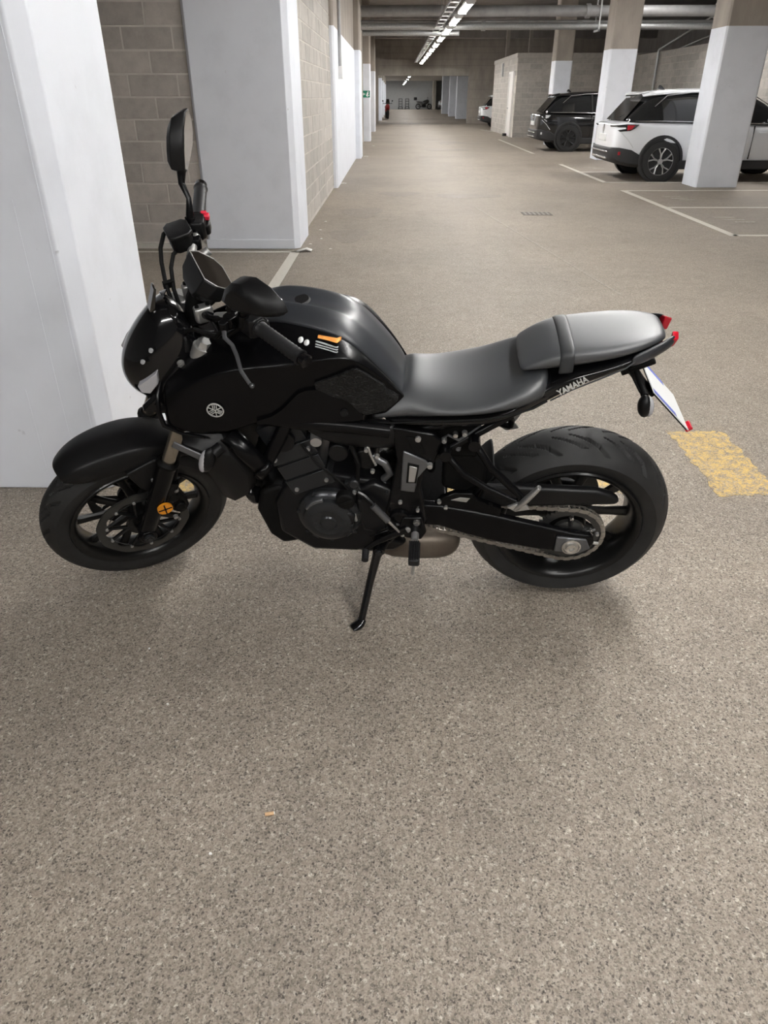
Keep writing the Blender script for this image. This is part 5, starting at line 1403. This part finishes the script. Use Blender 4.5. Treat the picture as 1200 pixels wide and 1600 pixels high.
# inner mudguard ahead of the tyre
rows = []
for deg in (136, 145, 154, 163, 172):
    a = radians(180 - deg); rr = 0.338
    rows.append([(rr * cos(a) * 1.0, y, 0.315 + (rr - abs(y) * 0.25) * sin(a)) for y in (-0.10, -0.08, 0.0, 0.08, 0.10)])
B(MB().grid(rows), 'inner_mudguard', 'matte', swing, sub=1, solid=0.006)
B(MB().prism([(0.40, 0.62), (0.32, 0.625), (0.275, 0.58), (0.27, 0.50), (0.33, 0.46), (0.40, 0.48)], 0.06, 0.095), 'mudguard_side', 'matte', swing, bev=0.012)
# rear shock
B(MB().lathe([(k * 0.012, 0.034 if k % 2 else 0.026) for k in range(16)], (0.42, 0.02, 0.52), 'x', 20), 'rear_shock', 'matte')

# ---- pillion foot rest bracket
for s_ in (1, -1):
    br = MB().tube([(0.400, 0.135 * s_, 0.650), (0.385, 0.150 * s_, 0.638), (0.345, 0.160 * s_, 0.592), (0.276, 0.175 * s_, 0.552), (0.200, 0.185 * s_, 0.518), (0.180, 0.186 * s_, 0.512)], 0.010, n=10)
    br.tube([(0.325, 0.135 * s_, 0.690), (0.308, 0.150 * s_, 0.674), (0.270, 0.165 * s_, 0.620), (0.215, 0.178 * s_, 0.570), (0.178, 0.186 * s_, 0.535), (0.180, 0.186 * s_, 0.512)], 0.011, n=10)
    br.cyl((0.395, 0.115 * s_, 0.650), (0.395, 0.165 * s_, 0.650), 0.017, n=14).cyl((0.318, 0.115 * s_, 0.688), (0.318, 0.165 * s_, 0.688), 0.017, n=14)
    pbk = B(br, 'pillion_bracket', 'frame_paint')
    # folded aluminium peg
    B(MB().tube([(0.190, 0.198 * s_, 0.498), (0.165, 0.206 * s_, 0.540), (0.135, 0.210 * s_, 0.590)], [0.009, 0.012, 0.009], n=10, flat=(1.2, 0.8)), 'pillion_peg', 'alu', pbk, bev=0.002)
    B(MB().prism([(0.215, 0.505), (0.17, 0.53), (0.15, 0.50), (0.19, 0.49)], 0.192 * s_, 0.204 * s_), 'peg_hinge', 'alu', pbk, bev=0.003)
# ---- rider foot rest, gear lever
for s_ in (1, -1):
    fb = MB().prism([(0.51, 0.42), (0.455, 0.42), (0.44, 0.36), (0.455, 0.33), (0.50, 0.335), (0.53, 0.36)], 0.150 * s_, 0.166 * s_)
    fp = B(fb, 'footrest_bracket', 'frame_paint', bev=0.005)
    B(MB().cyl((0.474, 0.160 * s_, 0.354), (0.474, 0.195 * s_, 0.352), 0.012, n=12), 'footrest_pivot', 'alu', fp)
    pg = MB().rbox((0.474, 0.245 * s_, 0.350), (0.034, 0.085, 0.026), None, 0.15)
    for k in range(5):
        pg.bb(0.461 + k * 0.0065, 0.4645 + k * 0.0065, 0.206 * s_, 0.284 * s_, 0.360, 0.367)
    B(pg, 'footrest', 'grip_rubber', fp, bev=0.002)
    B(MB().cyl((0.475, 0.268 * s_, 0.345), (0.477, 0.272 * s_, 0.290), 0.0050, n=8), 'hero_pin', 'alu', fp)
    bolt(fp, (0.470, 0.166 * s_, 0.403), 0.012, 'chrome', (0, s_, 0)); bolt(fp, (0.497, 0.166 * s_, 0.372), 0.010, 'alu', (0, s_, 0)); bolt(fp, (0.512, 0.160 * s_, 0.345), 0.007, 'alu', (0, s_, 0))
gl = MB().tube([(0.50, 0.168, 0.372), (0.55, 0.170, 0.345), (0.60, 0.175, 0.315), (0.625, 0.180, 0.295)], [0.011, 0.009, 0.008, 0.008], n=10, flat=(0.7, 1.2))
gear = B(gl, 'gear_lever', 'frame_paint')
B(MB().cyl((0.625, 0.176, 0.292), (0.625, 0.218, 0.285), 0.011, n=14), 'gear_pedal', 'grip_rubber', gear)
B(MB().tube([(0.522, 0.172, 0.367), (0.556, 0.172, 0.411), (0.590, 0.172, 0.455)], [0.0045, 0.0055, 0.0055], n=10), 'shift_rod', 'chrome', gear)
B(MB().cyl((0.556, 0.172, 0.411), (0.600, 0.170, 0.468), 0.0105, n=12), 'rod_boot', 'plate_paint', gear)
B(MB().tube([(0.600, 0.165, 0.468), (0.625, 0.155, 0.49), (0.645, 0.15, 0.50)], 0.008, n=8), 'shift_arm', 'frame_paint', gear)

# ---- side stand
ss = MB().tube([(0.586, 0.150, 0.285), (0.592, 0.160, 0.255), (0.612, 0.205, 0.180), (0.638, 0.278, 0.068)], [0.017, 0.015, 0.0125, 0.0115], n=12)
ss.cyl((0.586, 0.125, 0.285), (0.586, 0.172, 0.275), 0.019, n=16)
stand = B(ss, 'side_stand', 'gloss')
B(MB().tube([(0.636, 0.275, 0.072), (0.642, 0.288, 0.066), (0.658, 0.302, 0.063), (0.666, 0.308, 0.062)], [0.012, 0.014, 0.016, 0.012], n=12, flat=(1.2, 0.7)), 'stand_foot', 'gloss', stand)
bolt(stand, (0.586, 0.172, 0.275), 0.012, 'engine_hi', (0, 1, -0.2))
B(MB().tube([(0.555, 0.152, 0.31), (0.585, 0.165, 0.25), (0.602, 0.185, 0.19)], 0.006, n=8), 'stand_spring', 'frame_paint', stand)
B(MB().prism([(0.62, 0.30), (0.56, 0.33), (0.53, 0.30), (0.56, 0.26), (0.60, 0.255)], 0.105, 0.128), 'stand_bracket', 'frame_paint', stand, bev=0.006)

# ------------------------------------------------------------------ parked cars
M['car_white'] = simple('white_car_paint', (0.86, 0.88, 0.91), 0.22, coat=0.7)
M['car_black'] = simple('black_car_paint', (0.006, 0.006, 0.007), 0.16, coat=0.8)
M['car_glass'] = simple('dark_car_glass', (0.012, 0.013, 0.014), 0.06, coat=0.6)
M['cladding'] = simple('car_cladding', (0.018, 0.018, 0.019), 0.5)
M['car_tyre'] = simple('car_tyre', (0.018, 0.018, 0.018), 0.8)
M['alloy'] = simple('alloy_wheel', (0.55, 0.55, 0.55), 0.3, 0.8)
M['alloy_dark'] = simple('dark_alloy', (0.05, 0.05, 0.052), 0.3, 0.7)
M['trim_silver'] = simple('silver_trim', (0.55, 0.55, 0.55), 0.25, 0.9)
M['lamp_clear'] = simple('clear_rear_lamp', (0.65, 0.66, 0.68), 0.12, coat=1.0)

def copy_tree(o, parent=None):
    c = o.copy(); COL.objects.link(c)
    if parent:
        c.parent = parent
    for ch_ in list(o.children): copy_tree(ch_, c)
    return c

def car_wheel(name, cx, side, alloy, parent):
    yc = 0.845 * side
    w_ = MB().lathe([(yc - 0.11, 0.245), (yc - 0.115, 0.30), (yc - 0.105, 0.345), (yc - 0.08, 0.36), (yc + 0.08, 0.36), (yc + 0.105, 0.345), (yc + 0.115, 0.30), (yc + 0.11, 0.245)], (cx, 0, 0.36), n=40)
    t = w_.build(name, M['car_tyre'], parent)
    yo = yc + 0.09 * side
    r = MB().lathe([(yc - 0.10 * side, 0.24), (yo, 0.24), (yo + 0.016 * side, 0.252), (yo + 0.016 * side, 0.238), (yc + 0.02 * side, 0.225)], (cx, 0, 0.36), n=40)
    r.build('rim_ring', M['alloy_dark'] if alloy != 'alloy' else M['trim_silver'], t)
    MB().lathe([(yc + 0.078 * side, 0.0), (yc + 0.078 * side, 0.24)], (cx, 0, 0.36), n=32).build('brake_backing', M['dark'], t)
    s = MB()
    for k in range(5):
        a = 2 * pi * k / 5 + pi / 2
        for dd in (-1, 1):
            p0 = (cx + 0.04 * cos(a), yo - 0.012 * side, 0.36 + 0.04 * sin(a))
            p1 = (cx + 0.14 * cos(a + dd * 0.10), yo - 0.004 * side, 0.36 + 0.14 * sin(a + dd * 0.10))
            p2 = (cx + 0.238 * cos(a + dd * 0.27), yo + 0.004 * side, 0.36 + 0.238 * sin(a + dd * 0.27))
            s.tube([p0, p1, p2], [0.024, 0.022, 0.026], n=6, flat=(1, 0.6))
    s.cyl((cx, yo - 0.03 * side, 0.36), (cx, yo + 0.004 * side, 0.36), 0.05, n=16)
    s.build('rim_spokes', M[alloy], t)
    return t

def make_car(name, paint, alloy, label, loc, rz, lamp_style='red', detail=True):
    C_ = empty(name, loc, rz)
    tag(C_, label, 'car')
    P = M[paint]
    # lower body
    ST_ = [(0.00, 0.62, 0.46, 0.96, 0.99), (0.03, 0.78, 0.42, 1.00, 1.02), (0.12, 0.875, 0.36, 1.03, 1.05), (0.35, 0.915, 0.28, 1.05, 1.07), (0.95, 0.925, 0.25, 1.045, 1.07), (2.1, 0.925, 0.25, 1.01, 1.04), (3.2, 0.92, 0.25, 0.99, 1.03), (3.7, 0.91, 0.25, 0.95, 1.01), (4.15, 0.88, 0.28, 0.86, 0.93), (4.40, 0.80, 0.33, 0.76, 0.82), (4.50, 0.62, 0.42, 0.66, 0.68)]
    rows = []
    for x, w_, zb, zt, zc in ST_:
        h = zt - zb
        half = [(0, zb), (w_ * 0.86, zb), (w_ * 0.955, zb + h * 0.10), (w_ * 0.985, zb + h * 0.38), (w_, zb + h * 0.62), (w_ * 0.985, zb + h * 0.86), (w_ * 0.93, zt), (w_ * 0.70, zt + (zc - zt) * 0.6), (0, zc)]
        rows.append([(x, -y, z) for y, z in half[::-1]][:-1] + [(x, y, z) for y, z in half])
    body = MB().grid(rows, closeV=False, capU=True).build('body', P, C_, sub=2)
    # glasshouse and roof
    GH = [(0.20, 0.80, 1.04, 0.68, 1.06), (0.32, 0.83, 1.04, 0.66, 1.20), (0.62, 0.86, 1.04, 0.63, 1.50), (0.80, 0.87, 1.04, 0.63, 1.545), (1.4, 0.875, 1.03, 0.65, 1.585), (2.1, 0.875, 1.01, 0.65, 1.585), (2.65, 0.87, 1.00, 0.64, 1.53), (3.10, 0.86, 0.99, 0.66, 1.26), (3.45, 0.83, 0.99, 0.70, 1.03)]
    rows = []
    for x, wb, zb, wt, zt in GH:
        half = [(wb, zb), (wb * 0.6 + wt * 0.4, zb + (zt - zb) * 0.5), (wt + 0.03, zt - min(0.07, (zt - zb) * 0.3)), (wt * 0.9, zt - 0.01), (0, zt)]
        rows.append([(x, -y, z) for y, z in half][:-1] + [(x, y, z) for y, z in half[::-1]])
    MB().grid(rows, capU=True).build('glasshouse', M['car_glass'], C_, sub=1)
    RF = [(0.50, 0.60, 1.525), (0.62, 0.645, 1.545), (0.85, 0.665, 1.565), (1.4, 0.675, 1.603), (2.1, 0.675, 1.602), (2.62, 0.66, 1.55), (2.72, 0.62, 1.50)]
    rows = []
    for x, w_, z in RF:
        half = [(0, z), (w_ * 0.6, z - 0.002), (w_ * 0.93, z - 0.022), (w_, z - 0.055), (w_ * 0.98, z - 0.066)]
        rows.append([(x, -y, zz) for y, zz in half[::-1]][:-1] + [(x, y, zz) for y, zz in half])
    MB().grid(rows).build('roof', P, C_, sub=2, solid=0.02)
    MB().grid([[(x, y, z) for y in (-0.58, -0.3, 0, 0.3, 0.58)] for x, z in ((0.44, 1.505), (0.56, 1.535), (0.68, 1.55))]).build('rear_spoiler', P, C_, sub=1, solid=0.03)
    MB().prism([(0.95, 1.60), (1.10, 1.585), (1.02, 1.66), (0.985, 1.665)], -0.02, 0.02).build('roof_antenna', M['car_glass'], C_, bev=0.008)
    for s in (-1, 1):
        # window trim, rear pillar, sill, arches
        MB().tube([(0.36, 0.865 * s, 1.055), (1.0, 0.905 * s, 1.055), (2.1, 0.905 * s, 1.03), (3.1, 0.89 * s, 1.01)], 0.009, n=6).build('belt_trim', M['trim_silver'], C_)
        MB().tube([(0.72, 0.775 * s, 1.30), (0.95, 0.705 * s, 1.485), (1.4, 0.700 * s, 1.535), (2.1, 0.698 * s, 1.54), (2.6, 0.69 * s, 1.49), (3.05, 0.735 * s, 1.26)], 0.010, n=6).build('window_trim', M['trim_silver'], C_)
        MB().tube([(1.62, 0.888 * s, 1.04), (1.60, 0.80 * s, 1.28), (1.58, 0.708 * s, 1.52)], 0.022, n=6, flat=(0.4, 1.3)).build('door_pillar', M['dark'], C_)
        for cx in (0.95, 3.62):
            MB().lathe([(0.80 * s, 0.43), (0.932 * s, 0.43), (0.938 * s, 0.42), (0.938 * s, 0.385), (0.918 * s, 0.38), (0.918 * s, 0.0)], (cx, 0, 0.39), n=40).build('wheel_arch', M['cladding'], C_)
        MB().bb(1.28, 3.30, 0.80 * s, 0.935 * s, 0.22, 0.38).build('sill_cladding', M['cladding'], C_, bev=0.02)
        MB().bb(1.605, 1.612, 0.88 * s, 0.9275 * s, 0.40, 1.0).bb(2.66, 2.667, 0.88 * s, 0.9275 * s, 0.40, 0.98).build('door_seam', M['dark'], C_)
        for x in (1.72, 2.78):
            MB().tube([(x, 0.925 * s, 0.86), (x + 0.03, 0.948 * s, 0.862), (x + 0.18, 0.948 * s, 0.864), (x + 0.21, 0.925 * s, 0.866)], 0.013, n=8).build('door_handle', P, C_)
        # wrap-around rear lamp
        lampo = [(0.055, 0.985), (0.20, 1.005), (0.44, 1.00), (0.36, 0.93), (0.28, 0.89), (0.10, 0.875), (0.06, 0.90), (0.20, 0.925), (0.20, 0.955), (0.055, 0.955)]
        yf = lambda x, z: (interp([(0.0, 0.66), (0.05, 0.80), (0.12, 0.868), (0.35, 0.915), (0.95, 0.925)], x)) * s
        LP_ = MB().prism(lampo, -0.03 * s, 0.010 * s, yf=yf).build('rear_lamp', M['car_glass'], C_, bev=0.004)
        MB().prism([(0.215, 0.985), (0.36, 0.985), (0.30, 0.915), (0.22, 0.90)], -0.02 * s, 0.014 * s, yf=yf).build('lamp_lens', M['red_lens'] if lamp_style == 'red' else M['lamp_clear'], LP_, bev=0.003)
        MB().tube([(-0.004, 0.52 * s, 0.965), (0.02, 0.72 * s, 0.972), (0.055, 0.80 * s, 0.975)], 0.014, n=6).build('lamp_strip', M['car_glass'] if lamp_style == 'red' else M['lamp_clear'], LP_)
        MB().tube([(0.12, 0.872 * s, 0.86), (0.26, 0.908 * s, 0.74), (0.38, 0.922 * s, 0.60)], 0.006, n=6).build('bumper_crease', M['lamp_clear'], C_)
        MB().box((0.16, 0.885 * s, 0.50), (0.12, 0.02, 0.06), Matrix.Rotation(-0.4 * s, 4, 'Z')).build('bumper_reflector', M['red_lens'] if lamp_style == 'red' else M['lamp_clear'], C_, bev=0.005)
        for cx in (0.95, 3.62):
            car_wheel('wheel', cx, s, alloy, C_)
        MB().ball((2.92, 0.99 * s, 1.08), (0.07, 0.10, 0.07), 14, 8).build('door_mirror', P, C_)
    # rear cladding, plate, badge
    cl = []
    for x, w_, zb, zt in ((-0.02, 0.64, 0.40, 0.58), (0.02, 0.81, 0.36, 0.60), (0.12, 0.895, 0.31, 0.60), (0.36, 0.925, 0.26, 0.56), (0.56, 0.928, 0.25, 0.46)):
        cl.append([(x, -w_ * 0.9, zb), (x, -w_, zb + 0.05), (x, -w_, zt), (x, w_, zt), (x, w_, zb + 0.05), (x, w_ * 0.9, zb)])
    MB().grid(cl, closeV=True, capU=True).build('rear_bumper', M['cladding'], C_, bev=0.015)
    MB().bb(-0.045, 0.0, -0.55, 0.55, 0.38, 0.42).bb(-0.045, 0.0, -0.60, 0.60, 0.50, 0.53).build('skid_trim', M['trim_silver'], C_, bev=0.01)
    MB().bb(-0.022, 0.02, -0.26, 0.26, 0.70, 0.815).build('number_plate', M['plate_white'], C_, bev=0.004)
    MB().prism([(-0.06, 0.90), (0, 0.99), (0.06, 0.90), (0, 0.81)], -0.012, 0.01, 'yz').build('rear_badge', M['trim_silver'], C_, bev=0.004)
    MB().prism([(-0.62, 1.06), (0.62, 1.06), (0.56, 1.45), (-0.56, 1.45)], 0.0, 0.01, 'yz', yf=lambda y, z: 0.205 + (z - 1.06) * 0.86 - 0.02).build('rear_window', M['car_glass'], C_)
    MB().tube([(0.22, 0.0, 1.085), (0.235, -0.22, 1.12), (0.28, -0.38, 1.16)], 0.008, n=6).build('rear_wiper', M['dark'], C_)
    return C_

CARW = make_car('parked_car', 'car_white', 'alloy', 'white family SUV parked tail out beside the big white pillar', (4.30, 16.58, 0.0), 0.0)
CARB = make_car('parked_car', 'car_black', 'alloy_dark', 'glossy black SUV parked tail out in front of the block store room', (4.36, 25.50, 0.0), 0.0, 'clear')
for loc, lab in (((4.62, 44.2, 0), 'white car whose tail peeks out behind the block store room'), ((6.1, 73.0, 0), 'white car parked between the columns of the far hall'), ((5.4, 100.0, 0), 'pale car parked near the far grey wall')):
    c_ = copy_tree(CARW); c_.location = loc; c_['label'] = lab

# ------------------------------------------------------------------ far motorcycles and trolleys
def far_bike(name, label, loc, rz, col, box=False, shield=True):
    R_ = empty(name, loc, rz); tag(R_, label, 'motorcycle')
    pm = simple(name + '_paint_' + str(len(bpy.data.materials)), col, 0.3, coat=0.4)
    for x in (0.0, 1.32):
        t = MB().lathe([(-0.05, 0.20), (-0.065, 0.25), (-0.05, 0.285), (0, 0.30), (0.05, 0.285), (0.065, 0.25), (0.05, 0.20)], (x, 0, 0.30), n=28).build('tyre', M['rubber'], R_)
        wm = MB().lathe([(-0.04, 0.21), (0.04, 0.21), (0.04, 0.18), (-0.04, 0.18)], (x, 0, 0.30), n=28, closed=True)
        for k in range(6):
            a = k * pi / 3
            wm.cyl((x, 0, 0.30), (x + 0.19 * cos(a), 0, 0.30 + 0.19 * sin(a)), 0.014, n=6)
        wm.build('rim', M['rim'], t)
    MB().tube([(1.32, 0.07, 0.30), (1.20, 0.07, 0.62), (1.10, 0.07, 0.95)], 0.022, n=8).tube([(1.32, -0.07, 0.30), (1.20, -0.07, 0.62), (1.10, -0.07, 0.95)], 0.022, n=8).build('fork', M['frame_paint'], R_)
    MB().grid([[(x, y * w_, z0 + (z1 - z0) * t) for y, t in ((-1, 0), (-1.1, 0.5), (-0.8, 1), (0.8, 1), (1.1, 0.5), (1, 0))] for x, w_, z0, z1 in ((1.30, 0.08, 0.72, 0.92), (1.15, 0.17, 0.62, 1.05), (0.85, 0.18, 0.40, 0.98), (0.55, 0.16, 0.35, 0.86), (0.45, 0.12, 0.40, 0.78))], closeV=True, capU=True).build('fairing', pm, R_, sub=1)
    MB().grid([[(x, y * w_, z0 + (z1 - z0) * t) for y, t in ((-1, 0), (-1.1, 0.6), (-0.8, 1), (0.8, 1), (1.1, 0.6), (1, 0))] for x, w_, z0, z1 in ((0.65, 0.12, 0.70, 0.82), (0.3, 0.15, 0.68, 0.80), (0.0, 0.13, 0.74, 0.86), (-0.3, 0.07, 0.82, 0.90))], closeV=True, capU=True).build('saddle', M['vinyl'], R_, sub=1)
    MB().prism([(0.95, 0.30), (0.9, 0.55), (0.5, 0.58), (0.42, 0.36), (0.55, 0.22), (0.85, 0.22)], -0.15, 0.15).build('engine', M['engine'], R_, bev=0.03)
    MB().tube([(1.05, -0.36, 1.02), (1.10, -0.15, 1.03), (1.10, 0.15, 1.03), (1.05, 0.36, 1.02)], 0.016, n=8).build('handlebar', M['frame_paint'], R_)
    for s in (-1, 1):
        MB().ball((1.10, 0.36 * s, 1.20), (0.02, 0.06, 0.045), 10, 6).cyl((1.08, 0.28 * s, 1.03), (1.10, 0.36 * s, 1.18), 0.008, n=6).build('mirror', M['plastic'], R_)
    MB().prism([(0.55, 0.36), (-0.02, 0.33), (-0.05, 0.27), (0.5, 0.28)], -0.12, 0.12).build('swingarm', M['frame_paint'], R_, bev=0.02)
    if shield:
        MB().grid([[(1.22 - 0.12 * t, y, 1.0 + 0.32 * t) for y in (-0.16 + 0.05 * t, -0.08, 0.08, 0.16 - 0.05 * t)] for t in (0, 0.5, 1)]).build('wind_shield', M['screen'], R_, solid=0.006)
    if box:
        MB().rbox((-0.32, 0, 1.08), (0.36, 0.40, 0.30), None, 0.25).build('top_box', M['plastic'], R_, bev=0.02)
    return R_
fs_ = far_bike('parked_scooter', 'black touring scooter with top box against the far grey wall', (3.2, 110.0, 0), 0.05, (0.012, 0.012, 0.012), True)
fs_.scale = (1.15, 1.15, 1.15)
far_bike('parked_motorcycle', 'red motorcycle parked by the left pilaster inside the opening', (-0.62, 63.3, 0), radians(-84), (0.45, 0.02, 0.02), False)
def trolley(x, label):
    T = empty('hand_trolley', (x, 110.6, 0)); tag(T, label, 'trolley', 'trolleys by the far wall')
    m = MB()
    for dx in (-0.22, 0.22):
        m.cyl((dx, 0, 0.15), (dx, 0.1, 1.25), 0.03, n=8)
    for z in (0.35, 0.65, 0.95, 1.24):
        m.cyl((-0.22, z * 0.08, z), (0.22, z * 0.08, z), 0.025, n=8)
    m.build('trolley_frame', M['frame_paint'], T)
    MB().bb(-0.25, 0.25, -0.3, 0.0, 0.10, 0.14).build('load_plate', M['frame_paint'], T)
    for dx in (-0.28, 0.28):
        MB().lathe([(dx - 0.03, 0.0), (dx - 0.03, 0.12), (dx + 0.03, 0.12), (dx + 0.03, 0.0)], (0, 0.08, 0.12), 'x', 18).build('wheel', M['rubber'], T)
trolley(0.85, 'dark upright hand trolley by the far wall, left one')
trolley(1.75, 'dark upright hand trolley by the far wall, right one')

# ------------------------------------------------------------------ small litter on the floor
M['filter_tan'] = simple('cigarette_filter', (0.62, 0.40, 0.22), 0.8, var=0.2, vscale=200)
M['paper'] = simple('paper_scrap', (0.72, 0.70, 0.66), 0.8)
cg = c_ = empty('cigarette_butt', (-0.284, 1.082, 0.0045), radians(12))
tag(cg, 'tan cigarette butt lying on the asphalt in the foreground', 'cigarette butt')
MB().cyl((-0.0095, 0, 0), (0.011, 0, 0), 0.0042, n=12).build('filter', M['filter_tan'], cg)
MB().cyl((0.011, 0, 0), (0.0135, 0, 0), 0.0042, 0.0036, n=12).build('burnt_tip', M['paper'], cg)
pp_ = MB().grid([[(-1.06 + 0.055 * i, 8.06 + 0.06 * j + 0.02 * i, 0.006 + 0.012 * ((i * 7 + j * 3) % 3)) for j in range(3)] for i in range(4)]).build('paper_scrap', M['paper'], solid=0.002)
tag(pp_, 'crumpled white paper scrap at the foot of the second pillar', 'paper')
chip_mats = [M['paper'], M['plastic_white'], M['patch']]
chips = [(-0.62, 1.43, 0, 'near left'), (-0.74, 1.66, 1, 'farther left'), (-0.40, 0.98, 1, 'nearest the camera'), (-0.56, 1.28, 2, 'dark one'),
         (-0.95, 8.6, 0, 'beside the second pillar'), (-0.86, 8.95, 1, 'just past the second pillar'), (-0.93, 9.6, 1, 'below the pale block wall'), (-0.70, 8.3, 0, 'out from the second pillar'),
         (-0.92, 10.3, 0, 'halfway along the pale block wall'), (-0.98, 15.2, 0, 'beside the conduit pillar'), (-0.80, 22.5, 0, 'past the painted wall'), (-0.72, 27.5, 0, 'before the exit sign pillar')]
for i, (x, y, k, where) in enumerate(chips):
    r = 0.0035 if y < 3 else (0.02 if y < 12 else 0.06)
    out = [(x + r * random.uniform(0.6, 1.2) * cos(a), y + r * random.uniform(0.6, 1.2) * sin(a)) for a in (0.2, 1.3, 2.4, 3.6, 4.8, 5.7)]
    o = MB().prism(out, 0.0005, 0.004 if y < 12 else 0.01, 'xy').build('paint_flake', chip_mats[k])
    near = 'in front of the motorcycle' if y < 3 else 'along the left wall'
    tag(o, ('tiny dark' if k == 2 else 'tiny pale') + ' flake on the asphalt ' + (near + ', ' if y < 3 else '') + where, 'flake', 'flakes scattered ' + near)
